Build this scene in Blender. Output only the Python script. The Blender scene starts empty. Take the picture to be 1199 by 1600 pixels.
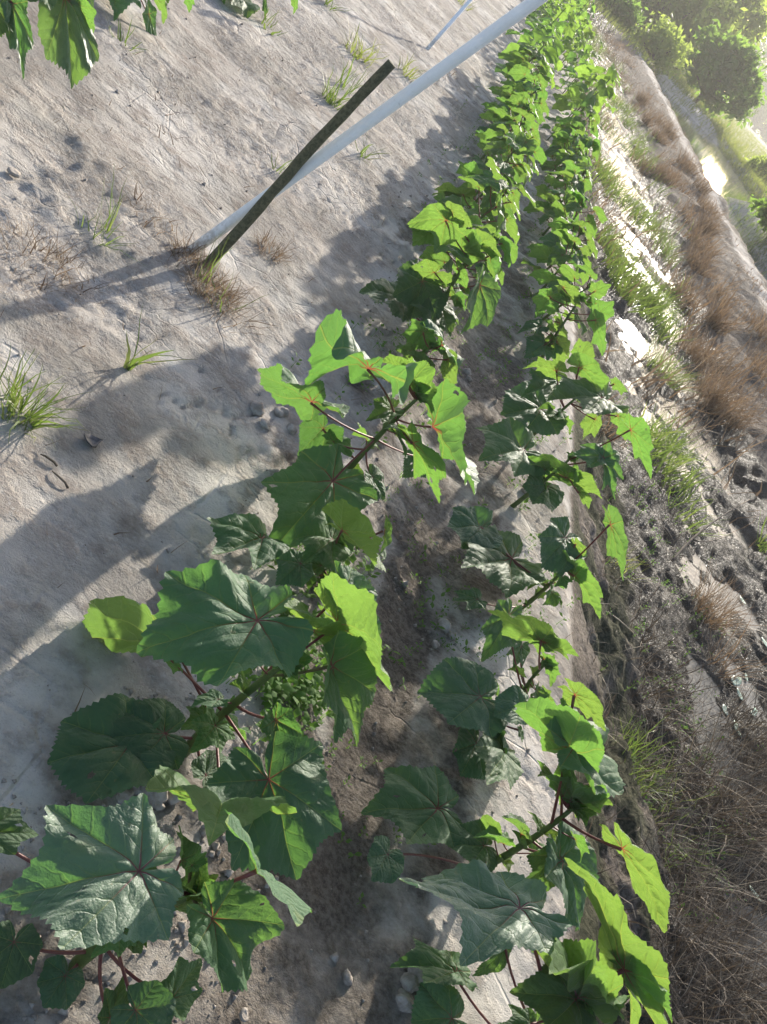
import bpy, math, random
import numpy as np
from mathutils import Vector, Matrix, Quaternion

random.seed(7)
rng = np.random.default_rng(7)
scene = bpy.context.scene
col = scene.collection

# ------------------------------------------------------------------ camera
F, CX, CY, CAMH = 1483.0, 599.5, 800.0, 1.30
_p, _y, _a = math.radians(29.5), math.radians(15.0), math.radians(43.1)
FWD = Vector((math.sin(_y) * math.cos(_p), math.cos(_y) * math.cos(_p), -math.sin(_p)))
RGT = Vector((math.cos(_y), -math.sin(_y), 0))
UPV = RGT.cross(FWD)
IX = math.cos(_a) * UPV + math.sin(_a) * RGT
IY = math.sin(_a) * UPV - math.cos(_a) * RGT
CAM = Vector((0, 0, CAMH))
cam_data = bpy.data.cameras.new('camera')
cam = bpy.data.objects.new('camera', cam_data)
col.objects.link(cam)
m3 = Matrix((IX, IY, -FWD)).transposed()
cam.matrix_world = Matrix.Translation(CAM) @ m3.to_4x4()
cam_data.sensor_fit = 'VERTICAL'
cam_data.sensor_height = 36.0
cam_data.sensor_width = 27.0
cam_data.lens = F / 1600 * 36
cam_data.clip_start = 0.02
cam_data.clip_end = 2000
scene.camera = cam

# ------------------------------------------------------------------ light
SUN_AZ, SUN_EL = 15.0, 18.5
sdir = Vector((math.sin(math.radians(SUN_AZ)) * math.cos(math.radians(SUN_EL)),
               math.cos(math.radians(SUN_AZ)) * math.cos(math.radians(SUN_EL)),
               math.sin(math.radians(SUN_EL))))
world = bpy.data.worlds.new('World')
scene.world = world
world.use_nodes = True
wn = world.node_tree
sky = wn.nodes.new('ShaderNodeTexSky')
sky.sky_type = 'NISHITA'
sky.sun_disc = False
sky.sun_elevation = math.radians(SUN_EL)
sky.sun_rotation = math.radians(SUN_AZ)
sky.dust_density = 2.2
sky.air_density = 0.75
bg = wn.nodes['Background']
wn.links.new(sky.outputs[0], bg.inputs[0])
bg.inputs[1].default_value = 0.15
sun_d = bpy.data.lights.new('sun', 'SUN')
sun_d.energy = 5.0
sun_d.angle = math.radians(0.9)
sun_d.color = (1.0, 0.93, 0.82)
sun = bpy.data.objects.new('sun', sun_d)
col.objects.link(sun)
sun.rotation_euler = sdir.to_track_quat('Z', 'Y').to_euler()
vs = scene.view_settings
vs.view_transform = 'Standard'
vs.look = 'None'
vs.gamma = 1.0
vs.use_curve_mapping = False
vs.exposure = 1.03


def ray(px, py):
    return FWD + IX * ((px - CX) / F) - IY * ((py - CY) / F)


def at(px, py, z=0.0):
    d = ray(px, py)
    return CAM + d * ((z - CAMH) / d.z)


# ------------------------------------------------------------------ noise
_PERM = rng.permutation(256)
_PERM = np.concatenate([_PERM, _PERM])
_G = rng.uniform(-1, 1, 256)


def vnoise(x, y):
    xi = np.floor(x).astype(int); yi = np.floor(y).astype(int)
    fx = x - xi; fy = y - yi
    fx = fx * fx * fx * (fx * (fx * 6 - 15) + 10); fy = fy * fy * fy * (fy * (fy * 6 - 15) + 10)
    def g(a, b):
        return _G[_PERM[(_PERM[a & 255] + b) & 255]]
    a = g(xi, yi); b = g(xi + 1, yi); c = g(xi, yi + 1); d = g(xi + 1, yi + 1)
    return (a + (b - a) * fx) + ((c + (d - c) * fx) - (a + (b - a) * fx)) * fy


def fbm(x, y, oct=4, gain=0.5):
    s = 0; a = 1; t = 0
    for i in range(oct):
        s = s + a * vnoise(x + 17.3 * i, y - 9.1 * i); t += a
        a *= gain; x = x * 2.03 + y * 0.31; y = y * 2.03 - x * 0.07
    return s / t


def worley(x, y, jit=0.9):
    """f1, f2, id of a jittered cell grid"""
    xi = np.floor(x).astype(int); yi = np.floor(y).astype(int)
    f1 = np.full(x.shape, 9.0); f2 = np.full(x.shape, 9.0); idd = np.zeros(x.shape)
    for dx in (-1, 0, 1):
        for dy in (-1, 0, 1):
            cx = xi + dx; cy = yi + dy
            h = _PERM[(_PERM[cx & 255] + cy) & 255]
            jx = 0.5 + 0.5 * jit * _G[h]; jy = 0.5 + 0.5 * jit * _G[_PERM[h]]
            d = np.hypot(cx + jx - x, cy + jy - y)
            nf2 = np.minimum(f2, np.maximum(f1, d))
            idd = np.where(d < f1, _G[_PERM[(h + 37) & 255]], idd)
            f1 = np.minimum(f1, d); f2 = nf2
    return f1, f2, idd


def sstep(a, b, x):
    t = np.clip((x - a) / (b - a), 0, 1)
    return t * t * (3 - 2 * t)


# ------------------------------------------------------------------ terrain height
PX = np.array([-400, -1.9, -1.35, -1.1, 0.25, 0.45, 0.62, 0.8, 0.95, 1.1, 1.3, 1.42, 1.75, 2.1, 2.5, 3.3, 4.0, 4.75, 5.0, 5.5, 6.0, 6.4, 10.2, 10.8, 11.6, 600])
PZ = np.array([0.0, 0.02, 0.02, 0.0, 0.0, 0.012, -0.02, -0.035, -0.01, 0.005, -0.005, -0.05, -0.25, -0.33, -0.39, -0.38, -0.2, -0.04, 0.0, 0.0, -0.3, -0.6, -0.6, 0.0, 0.05, 0.1])
WATER_Z = -0.388


def base_h(x, y):
    wob = 0.05 * np.sin(y * 0.9 + 1.0) + 0.09 * fbm(y * 0.6, y * 0 + 3.3, 3)
    xw = x + wob * sstep(1.15, 1.5, x)
    z = np.interp(xw, PX, PZ)
    spit = sstep(6.9, 7.6, x) * (1 - sstep(25.5, 28.5, y + 0.8 * fbm(x * .6, y * .6, 3))) * (1 - sstep(10.4, 10.8, x))
    z = z + (0.02 - z) * spit
    z = z - 0.006 * sstep(5, 8, y) * sstep(2.0, 2.3, x) * (1 - sstep(3.1, 3.5, x))
    z = z + 0.014 * (1 - sstep(4.5, 6.5, y)) * sstep(1.9, 2.2, x) * (1 - sstep(3.4, 3.8, x))
    far = sstep(45.5, 48, y) * sstep(5.2, 6, x) * (1 - sstep(10.4, 10.8, x))
    z = z + (0.02 - z) * far
    end = sstep(41.5, 43, y)
    z = np.where((x > 1.2) & (x < 5), z * (1 - end), z)
    return z


def height(x, y, full=True):
    z = base_h(x, y)
    bed = 1 - sstep(1.25, 1.5, x)
    dit = sstep(1.3, 1.6, x) * (1 - sstep(4.5, 4.9, x))
    z = z + 0.016 * fbm(x * 1.7, y * 1.7, 3) * bed + 0.010 * (0.5 - np.abs(fbm(x * 4.2 + 0.8 * y, y * 4.2, 4, 0.6))) * sstep(-0.4, 0.3, fbm(x * 1.1 + 4, y * 1.1, 2)) * bed
    z = z + (0.055 * fbm(x * 2.2, y * 2.2, 4) + 0.045 * fbm(x * 7, y * 7, 4, 0.6)) * dit
    z = z + sstep(3.6, 4.6, x) * (1 - sstep(5.6, 6.2, x)) * (0.10 * fbm(x * 0.9, y * 0.9, 4, 0.6) - 0.04)
    z = z + sstep(4.5, 5, x) * (0.04 * fbm(x * 1.5, y * 1.5, 4) + 0.2 * fbm(x * .12, y * .12, 2) * sstep(10, 14, x))
    return z


def hz(x, y):
    return float(height(np.array([float(x)]), np.array([float(y)]))[0])


def micro(x, y):
    """clods, rain pits, cracks; fades with distance"""
    fade = 1 - sstep(9, 16, y)
    bed = (1 - sstep(1.28, 1.45, x)) * fade
    dit = sstep(1.3, 1.5, x) * (1 - sstep(4.6, 5, x)) * fade
    fur = sstep(0.5, 0.68, x) * (1 - sstep(0.86, 1.0, x))
    warm = 0.25 * fbm(x * 5, y * 5, 2)
    z = 0.0085 * fbm(x * 21, y * 21, 4, 0.6)
    crm = sstep(-0.15, 0.35, fbm(x * 1.9 + 5, y * 1.9, 3))
    z = z * (0.45 + 1.0 * crm) + 0.010 * crm * np.maximum(fbm(x * 38, y * 38, 3, 0.65), -0.1)
    # rain pits
    f1, f2, i1 = worley(x * 34 + warm, y * 34)
    pit = np.clip(1 - f1 / 0.42, 0, 1) ** 1.5 * (i1 > -0.25)
    roughmask = crm
    pv_ = np.clip(0.5 + fbm(x * 7 + 3, y * 7, 2), 0, 1)
    z = z - 0.0042 * pit * pv_ * (0.2 + 0.8 * roughmask) * (0.45 + 0.55 * sstep(0.8, 1.6, y))
    # crusty clods
    f1, f2, i2 = worley(x * 16 + warm * 2, y * 16 + 3.1)
    z = z + 0.015 * np.clip(0.5 - f1, 0, 1) * (i2 > 0.2) * (0.15 + roughmask)
    # bigger lumps round the stems and in the furrow
    lump = np.exp(-((x - 0.36) / 0.17) ** 2) * sstep(-0.1, 0.5, fbm(x * 1.9, y * 2.1 + 4, 2)) + 0.6 * np.exp(-((x - 0.95) / 0.14) ** 2)
    f1, f2, i3 = worley(x * 11, y * 11 + 7.7)
    z = z + 0.035 * lump * np.clip(0.6 - f1, 0, 1) * (i3 > 0.0)
    # drying cracks
    cx = x * 5.2 + 0.35 * fbm(x * 9, y * 9, 3); cy = y * 5.2 + 0.35 * fbm(x * 9 + 8, y * 9, 3)
    g1, g2, gi = worley(cx, cy)
    crack = 1 - sstep(0.0, 0.055, g2 - g1)
    cm = sstep(0.0, 0.45, fbm(x * 1.3 + 9, y * 1.3 + 2, 3)) + 0.9 * np.exp(-((x - 0.42) / 0.25) ** 2) * sstep(-.2, .3, fbm(x * 2, y * 2, 2))
    z = z - 0.011 * crack * np.clip(cm, 0, 1) * (1 - fur)
    z = z * (0.5 + 0.5 * sstep(0.9, 1.7, y))
    z = z * bed + dit * (0.012 * fbm(x * 14, y * 14, 4, 0.62) + 0.006 * fbm(x * 45, y * 45, 3))
    return z


def make_axis(segs):
    out = []
    for a, b, n in segs:
        out.append(np.linspace(a, b, n, endpoint=False))
    out.append([segs[-1][1]])
    return np.concatenate(out)


XS = make_axis([(-400, -60, 8), (-60, -8, 14), (-8, -2, 16), (-2, -0.7, 90), (-0.7, 1.9, 310), (1.9, 3.4, 110), (3.4, 5.6, 80), (5.6, 11, 64), (11, 30, 30), (30, 400, 12)])
ys = [0.1]
while ys[-1] < 900:
    y = ys[-1]
    ys.append(y + 0.0052 * max(y, 0.62) / 0.62 * (1 if y < 12 else 1 + (y - 12) * 0.12))
YS = np.concatenate([[-600, -100, -20, -5, -1.5, -.5, -.2], ys])
GX, GY = np.meshgrid(XS, YS)
GZ = height(GX, GY)
near = (GY[:, 0] > 0.0) & (GY[:, 0] < 18)
GZ[near] += micro(GX[near], GY[near])

# masks for the ground material: dark soil (crumbly furrow, plus leaf shade painted at the near end), wet, moss
LOAM_SHADE = np.exp(-((GX - 0.74 - 0.05 * fbm(GY * 1.5, GY * 0, 2)) / 0.15) ** 2) * (0.55 + 0.45 * np.clip(fbm(GX * 3, GY * 2, 3) * 2 + 0.6, 0, 1))
LOAM_SHADE = np.maximum(LOAM_SHADE, 0.75 * np.exp(-((GX - 0.33) / 0.16) ** 2) * sstep(0.0, 0.6, fbm(GX * 2.1, GY * 2.1 + 4, 3)))
LOAM_SHADE = np.maximum(LOAM_SHADE, 1.0 * sstep(1.28, 1.42, GX) * (1 - sstep(4.2, 4.8, GX)))
LOAM_SHADE = np.maximum(LOAM_SHADE, 0.62 * (1 - sstep(0.75, 1.25, GY + 0.25 * fbm(GX * 3, GY * 3, 3))) * sstep(0.0, 0.3, GX))  # near end: damp soil tone with the leaves' shade painted in
LOAM_SHADE = np.maximum(LOAM_SHADE, (0.60 + 0.25 * fbm(GX * 4, GY * 3, 3)) * sstep(0.36, 0.5, GX + 0.1 * fbm(GX * 5, GY * 5, 2)) * (1 - sstep(0.98, 1.1, GX + 0.08 * fbm(GX * 6 + 3, GY * 6, 2))) * (1 - 0.5 * sstep(4, 9, GY)))
LOAM_SHADE = np.clip(LOAM_SHADE, 0, 1)
LOAM_SHADE = np.maximum(LOAM_SHADE, 0.72 * sstep(3.2, 3.8, GX) * (1 - np.exp(-((GX - 5.15 - 0.12 * fbm(GY * .5, GY * 0, 2)) / 0.16) ** 2)) * (1 - sstep(6, 8, GX)))
WET = sstep(1.7, 2.15, GX + 0.25 * fbm(GX * 1.5, GY * 1.5, 3)) * (1 - sstep(3.4, 4.0, GX))
MOSS = sstep(1.32, 1.42, GX) * (1 - sstep(2.0, 2.4, GX)) * sstep(-0.8, 0.0, fbm(GX * 4, GY * 3, 3)) + 0.55 * np.exp(-((GX - 0.25) / 0.3) ** 2) * sstep(0.15, 0.6, fbm(GX * 1.6 + 2, GY * 1.6 + 8, 3))
MOSS = np.clip(MOSS, 0, 1)
CRUMB = sstep(-0.15, 0.35, fbm(GX * 1.9 + 5, GY * 1.9, 3))


# ------------------------------------------------------------------ material helpers
class NT:
    def __init__(self, name):
        self.m = bpy.data.materials.new(name)
        self.m.use_nodes = True
        self.t = self.m.node_tree
        self.t.nodes.clear()
        self.out = self.n('ShaderNodeOutputMaterial')

    def n(self, typ, **kw):
        nd = self.t.nodes.new(typ)
        for k, v in kw.items():
            setattr(nd, k, v)
        return nd

    def l(self, a, b):
        self.t.links.new(a, b)

    def sock(self, nd, idx, v):
        if v is None:
            return
        if hasattr(v, 'is_output') or isinstance(v, bpy.types.NodeSocket):
            self.l(v, nd.inputs[idx])
        else:
            nd.inputs[idx].default_value = v

    def math(self, op, a, b=None, c=None, clamp=False):
        nd = self.n('ShaderNodeMath', operation=op, use_clamp=clamp)
        self.sock(nd, 0, a); self.sock(nd, 1, b); self.sock(nd, 2, c)
        return nd.outputs[0]

    def mix(self, f, a, b, blend='MIX'):
        nd = self.n('ShaderNodeMix', data_type='RGBA', blend_type=blend)
        self.sock(nd, 0, f)
        for i, v in ((6, a), (7, b)):
            if isinstance(v, (tuple, list)):
                v = tuple(v) + (1.0,) if len(v) == 3 else v
            self.sock(nd, i, v)
        return nd.outputs[2]

    def noise(self, vec, scale, detail=3, rough=0.55, dist=0.0):
        nd = self.n('ShaderNodeTexNoise')
        if vec is not None:
            self.l(vec, nd.inputs['Vector'])
        nd.inputs['Scale'].default_value = scale
        nd.inputs['Detail'].default_value = detail
        nd.inputs['Roughness'].default_value = rough
        nd.inputs['Distortion'].default_value = dist
        return nd.outputs[0]

    def vor(self, vec, scale, feature='F1', out=0):
        nd = self.n('ShaderNodeTexVoronoi', feature=feature)
        if vec is not None:
            self.l(vec, nd.inputs['Vector'])
        nd.inputs['Scale'].default_value = scale
        return nd.outputs[out]

    def smooth(self, v, a, b, lo=0.0, hi=1.0):
        nd = self.n('ShaderNodeMapRange', interpolation_type='SMOOTHSTEP')
        self.sock(nd, 0, v)
        nd.inputs[1].default_value = a; nd.inputs[2].default_value = b
        nd.inputs[3].default_value = lo; nd.inputs[4].default_value = hi
        return nd.outputs[0]

    def attr(self, name, out=2):
        nd = self.n('ShaderNodeAttribute')
        nd.attribute_name = name
        return nd.outputs[out]

    def geo(self, out):
        return self.n('ShaderNodeNewGeometry').outputs[out]

    def bump(self, h, strength, dist, normal=None):
        nd = self.n('ShaderNodeBump')
        nd.inputs['Strength'].default_value = strength
        nd.inputs['Distance'].default_value = dist
        self.l(h, nd.inputs['Height'])
        if normal is not None:
            self.l(normal, nd.inputs['Normal'])
        return nd.outputs[0]

    def principled(self, color, rough, normal=None, spec=0.5, **kw):
        nd = self.n('ShaderNodeBsdfPrincipled')
        if isinstance(color, (tuple, list)):
            nd.inputs['Base Color'].default_value = tuple(color) + (1.0,)
        else:
            self.l(color, nd.inputs['Base Color'])
        self.sock(nd, 'Roughness', rough)
        self.sock(nd, 'Specular IOR Level', spec)
        for k, v in kw.items():
            self.sock(nd, k, v)
        if normal is not None:
            self.l(normal, nd.inputs['Normal'])
        return nd

    def done(self, sh):
        self.l(sh.outputs[0] if hasattr(sh, 'outputs') else sh, self.out.inputs[0])
        return self.m


def mat_ground():
    k = NT('soil')
    P = k.geo('Position')
    loam_shade, wet, moss = k.attr('loam_shade'), k.attr('wet'), k.attr('moss')
    n1 = k.noise(P, 1.6, 4, 0.6)
    n2 = k.noise(P, 9, 5, 0.65)
    n3 = k.noise(P, 70, 4, 0.7)
    n4 = k.noise(P, 330, 3, 0.7)
    crust = k.mix(k.smooth(n1, 0.38, 0.62), (0.42, 0.38, 0.335), (0.60, 0.565, 0.515))
    crust = k.mix(k.smooth(n2, 0.42, 0.68), crust, (0.33, 0.288, 0.25))
    crust = k.mix(k.math('MULTIPLY', k.smooth(n3, 0.52, 0.72), 0.55), crust, (0.56, 0.53, 0.49))
    crust = k.mix(k.math('MULTIPLY', k.smooth(n4, 0.55, 0.75), 0.45), crust, (0.20, 0.165, 0.135))
    oliv = k.math('MULTIPLY', k.smooth(k.noise(P, 1.1, 4, 0.65, 0.5), 0.54, 0.68), 0.75)
    crust = k.mix(oliv, crust, k.mix(k.smooth(n3, 0.4, 0.6), (0.25, 0.232, 0.188), (0.40, 0.375, 0.325)))
    salt = k.math('MULTIPLY', k.smooth(k.noise(P, 2.4, 5, 0.7, 0.3), 0.56, 0.70), 0.7)
    crust = k.mix(salt, crust, (0.62, 0.59, 0.55))
    cr = k.math('MULTIPLY', k.attr('crumb'), k.smooth(n2, 0.3, 0.6, 0.35, 0.8))
    crust = k.mix(cr, crust, k.mix(k.smooth(n3, 0.4, 0.65), (0.32, 0.285, 0.25), (0.52, 0.485, 0.445)))
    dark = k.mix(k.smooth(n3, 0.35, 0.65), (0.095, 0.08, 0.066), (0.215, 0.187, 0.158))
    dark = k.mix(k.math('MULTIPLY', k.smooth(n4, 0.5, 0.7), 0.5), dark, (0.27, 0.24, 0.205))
    lm = k.smooth(k.math('ADD', loam_shade, k.math('MULTIPLY', k.math('SUBTRACT', n2, 0.5), 0.9)), 0.35, 0.75)
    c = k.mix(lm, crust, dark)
    mossc = k.mix(k.smooth(n3, 0.4, 0.65), (0.032, 0.038, 0.022), (0.085, 0.088, 0.052))
    mm = k.smooth(k.math('ADD', moss, k.math('MULTIPLY', k.math('SUBTRACT', n2, 0.5), 0.8)), 0.35, 0.9)
    c = k.mix(k.math('MULTIPLY', mm, 0.88), c, mossc)
    mud = k.mix(k.smooth(n2, 0.35, 0.65), (0.035, 0.032, 0.027), (0.08, 0.074, 0.064))
    wm = k.smooth(k.math('ADD', wet, k.math('MULTIPLY', k.math('SUBTRACT', n2, 0.5), 0.8)), 0.3, 0.8)
    c = k.mix(wm, c, mud)
    # damp mud is mostly dull; only small wet facets glint
    facet = k.smooth(k.noise(P, 190, 3, 0.6), 0.52, 0.66)
    rough = k.mix(wm, (0.95,) * 3, k.mix(facet, (0.8,) * 3, (0.34,) * 3))
    f1 = k.noise(P, 15, 10, 0.74, 0.15)
    ridg = k.math('ABSOLUTE', k.math('SUBTRACT', k.noise(P, 9, 7, 0.62, 0.6), 0.5))
    crk = k.smooth(k.vor(k.mix(0.06, P, k.n('ShaderNodeTexNoise').outputs[1]), 6.5, 'DISTANCE_TO_EDGE'), 0.0, 0.035)
    crm = k.smooth(k.noise(P, 2.1, 3, 0.6), 0.42, 0.60)
    h = k.math('MULTIPLY', f1, k.math('MULTIPLY_ADD', crm, 1.1, 0.5))
    h = k.math('ADD', h, k.math('MULTIPLY', ridg, k.math('MULTIPLY', crm, -0.9)))
    h = k.math('ADD', h, k.math('MULTIPLY', n4, 0.10))
    h = k.math('ADD', h, k.math('MULTIPLY', crk, k.math('MULTIPLY', k.smooth(n1, 0.48, 0.6), 0.2)))
    pits = k.smooth(k.vor(k.mix(0.03, P, k.n('ShaderNodeTexNoise').outputs[1]), 26), 0.10, 0.30)
    h = k.math('ADD', h, k.math('MULTIPLY', pits, k.math('MULTIPLY', k.smooth(n2, 0.45, 0.6), 0.16)))
    nrm = k.bump(h, 0.95, 0.038)
    return k.done(k.principled(c, rough, nrm, k.mix(wm, (0.04,) * 3, k.mix(facet, (0.02,) * 3, (0.5,) * 3))))


def mat_leaf(name, top, under, trans, tw, gloss=0.55, spec=0.26, sheen=0.14):
    k = NT(name)
    uv = k.n('ShaderNodeUVMap', uv_map='vein').outputs[0]
    sp = k.n('ShaderNodeSeparateXYZ'); k.l(uv, sp.inputs[0])
    along, dist = sp.outputs[0], sp.outputs[1]
    oi = k.n('ShaderNodeObjectInfo')
    rnd = oi.outputs['Random']
    tc = k.n('ShaderNodeTexCoord').outputs['Object']
    # primary vein: width tapers along the vein
    w = k.math('MULTIPLY_ADD', along, -0.006, 0.0095)
    pv = k.math('SUBTRACT', 1.0, k.smooth(k.math('DIVIDE', dist, w), 0.35, 1.1))
    # secondary veins leave the primaries at an angle
    wv = k.math('MULTIPLY', k.math('SUBTRACT', k.noise(tc, 5.0, 2, 0.5), 0.5), 1.1)
    ph = k.math('ADD', k.math('MULTIPLY', k.math('SUBTRACT', along, k.math('MULTIPLY', dist, 0.95)), 6.0), wv)
    fr = k.math('ABSOLUTE', k.math('SUBTRACT', k.math('FRACT', k.math('ADD', ph, 40.5)), 0.5))
    sv = k.math('MULTIPLY', k.math('SUBTRACT', 1.0, k.smooth(fr, 0.025, 0.085)), k.smooth(dist, 0.24, 0.02, 0.0, 1.0))
    # tertiary net
    te = k.vor(tc, 48, 'DISTANCE_TO_EDGE')
    tv = k.math('SUBTRACT', 1.0, k.smooth(te, 0.0, 0.10))
    n1 = k.noise(tc, 3.0, 3, 0.6)
    n2 = k.noise(tc, 30, 3, 0.6)
    back = k.geo('Backfacing')
    base = k.mix(back, top, under)
    hv = k.n('ShaderNodeHueSaturation')
    k.l(base, hv.inputs['Color'])
    k.sock(hv, 'Hue', k.math('MULTIPLY_ADD', rnd, 0.03, 0.485))
    k.sock(hv, 'Value', k.math('MULTIPLY_ADD', k.math('ADD', rnd, n1), 0.45, 0.55))
    base = hv.outputs[0]
    base = k.mix(oi.outputs['Alpha'], k.mix(1.0, base, oi.outputs['Color'], 'MULTIPLY'), base)
    veinc = k.mix(k.smooth(k.math('SUBTRACT', along, k.math('MULTIPLY', rnd, 0.16)), 0.06, 0.26), (0.20, 0.045, 0.05), (0.21, 0.30, 0.10))
    c = k.mix(k.math('MULTIPLY', sv, 0.26), base, (0.17, 0.27, 0.08))
    c = k.mix(k.math('MULTIPLY', tv, 0.10), c, (0.16, 0.25, 0.08))
    c = k.mix(k.math('MULTIPLY', pv, 0.85), c, veinc)
    yl = k.math('MULTIPLY', k.smooth(k.noise(tc, 2.2, 2, 0.5), 0.56, 0.74), k.smooth(rnd, 0.62, 1.0, 0.0, 0.5))
    c = k.mix(yl, c, (0.17, 0.19, 0.04))
    # tiny blemishes
    sp2 = k.smooth(k.noise(tc, 11, 2, 0.5), 0.70, 0.74)
    c = k.mix(k.math('MULTIPLY', sp2, 0.45), c, (0.24, 0.2, 0.08))
    h = k.math('ADD', k.math('MULTIPLY', sv, -0.55), k.math('MULTIPLY', tv, -0.06))
    h = k.math('ADD', h, k.math('MULTIPLY', pv, -0.7))
    # puckered blade between the secondary veins
    h = k.math('ADD', h, k.math('MULTIPLY', k.smooth(fr, 0.0, 0.5), 0.4))
    h = k.math('ADD', h, k.math('MULTIPLY', n2, 0.35))
    h = k.math('ADD', h, k.math('MULTIPLY', k.noise(tc, 7, 3, 0.6), 1.6))
    nrm = k.bump(h, 0.5, 0.006)
    pr = k.principled(c, k.math('MULTIPLY_ADD', n2, 0.2, gloss - 0.1), nrm, spec)
    pr.inputs['Sheen Weight'].default_value = sheen
    pr.inputs['Sheen Roughness'].default_value = 0.5
    tr = k.n('ShaderNodeBsdfTranslucent')
    hv2 = k.n('ShaderNodeHueSaturation')
    hv2.inputs['Color'].default_value = tuple(trans) + (1,)
    k.sock(hv2, 'Hue', k.math('MULTIPLY_ADD', rnd, 0.03, 0.485))
    k.sock(hv2, 'Value', k.math('MULTIPLY_ADD', n1, 0.5, 0.75))
    tcol = k.mix(k.math('MULTIPLY', k.math('ADD', pv, k.math('MULTIPLY', sv, 0.2)), 0.7), hv2.outputs[0], (0.32, 0.36, 0.05))
    tcol = k.mix(k.math('MULTIPLY', tv, 0.22), tcol, (0.09, 0.2, 0.03))
    tcol = k.mix(k.math('MULTIPLY', k.smooth(n2, 0.5, 0.75), 0.35), tcol, (0.10, 0.24, 0.03))
    tcol = k.mix(k.math('MULTIPLY', pv, k.smooth(along, 0.22, 0.05)), tcol, (0.3, 0.06, 0.04))
    k.l(tcol, tr.inputs[0]); k.l(nrm, tr.inputs['Normal'])
    ms = k.n('ShaderNodeMixShader')
    ms.inputs[0].default_value = tw
    k.l(pr.outputs[0], ms.inputs[1]); k.l(tr.outputs[0], ms.inputs[2])
    return k.done(ms)


def mat_simple(name, c1, c2, scale=20, rough=0.6, bump=0.0, spec=0.4, trans=None, tw=0.0, objrand=False, bscale=None):
    k = NT(name)
    tc = k.geo('Position')
    n = k.noise(tc, scale, 4, 0.6)
    f = k.smooth(n, 0.35, 0.65)
    c = k.mix(f, c1, c2)
    if objrand:
        oi = k.n('ShaderNodeObjectInfo')
        hv = k.n('ShaderNodeHueSaturation')
        k.l(c, hv.inputs['Color'])
        k.sock(hv, 'Value', k.math('MULTIPLY_ADD', oi.outputs['Random'], 0.5, 0.75))
        c = hv.outputs[0]
    nrm = None
    if bump:
        nrm = k.bump(k.noise(tc, bscale or scale * 4, 4, 0.65), bump, 0.004)
    pr = k.principled(c, rough, nrm, spec)
    if trans:
        tr = k.n('ShaderNodeBsdfTranslucent')
        tr.inputs[0].default_value = tuple(trans) + (1,)
        ms = k.n('ShaderNodeMixShader'); ms.inputs[0].default_value = tw
        k.l(pr.outputs[0], ms.inputs[1]); k.l(tr.outputs[0], ms.inputs[2])
        return k.done(ms)
    return k.done(pr)


def mat_blade(name, lo, hi, tip, trans, tw, rough=0.5):
    """grass blades; attribute 'tone' (random per blade) picks the colour"""
    k = NT(name)
    t = k.attr('tone')
    c = k.mix(k.smooth(t, 0.1, 0.6), lo, hi)
    c = k.mix(k.smooth(t, 0.65, 1.0), c, tip)
    pr = k.principled(c, rough, None, 0.35)
    tr = k.n('ShaderNodeBsdfTranslucent')
    c2 = k.mix(0.65, c, trans)
    k.l(c2, tr.inputs[0])
    ms = k.n('ShaderNodeMixShader'); ms.inputs[0].default_value = tw
    k.l(pr.outputs[0], ms.inputs[1]); k.l(tr.outputs[0], ms.inputs[2])
    return k.done(ms)


def mat_water(name, c, rough, bscale, bstr, ior=1.33):
    k = NT(name)
    P = k.geo('Position')
    n = k.noise(P, bscale, 3, 0.5)
    nrm = k.bump(n, bstr, 0.01)
    n2 = k.noise(P, 2.5, 4, 0.6)
    cc = k.mix(k.smooth(n2, 0.45, 0.62), c, tuple(v * 1.7 for v in c))
    return k.done(k.principled(cc, rough, nrm, 0.5, IOR=ior))


M = {}
M['ground'] = mat_ground()
M['leaf'] = mat_leaf('okra_leaf', (0.056, 0.128, 0.058), (0.095, 0.16, 0.06), (0.15, 0.30, 0.05), 0.44)
M['leaf_young'] = mat_leaf('okra_young_leaf', (0.072, 0.155, 0.05), (0.10, 0.175, 0.055), (0.175, 0.325, 0.05), 0.48)
M['leaf_dark'] = mat_leaf('okra_old_leaf', (0.050, 0.108, 0.052), (0.08, 0.13, 0.06), (0.13, 0.28, 0.045), 0.30)
M['leaf_far'] = mat_leaf('okra_far_leaf', (0.075, 0.16, 0.05), (0.11, 0.19, 0.06), (0.25, 0.42, 0.06), 0.55)
M['leaf_silver'] = mat_leaf('okra_hairy_leaf', (0.060, 0.12, 0.060), (0.09, 0.155, 0.055), (0.155, 0.32, 0.05), 0.36, 0.50, 0.6, 0.6)
M['stem'] = mat_simple('okra_stem', (0.06, 0.10, 0.025), (0.11, 0.15, 0.035), 45, 0.55, 0.5, trans=(0.2, 0.35, 0.05), tw=0.12)
M['petiole'] = mat_simple('red_petiole', (0.13, 0.028, 0.033), (0.19, 0.065, 0.045), 30, 0.45, 0.3, trans=(0.4, 0.12, 0.06), tw=0.12)
M['petiole_green'] = mat_simple('green_petiole', (0.10, 0.075, 0.035), (0.10, 0.14, 0.035), 30, 0.45, 0.3, trans=(0.3, 0.35, 0.06), tw=0.12)
M['pipe'] = mat_simple('white_pipe', (0.76, 0.76, 0.76), (0.84, 0.84, 0.84), 6, 0.42, 0.1)
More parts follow.
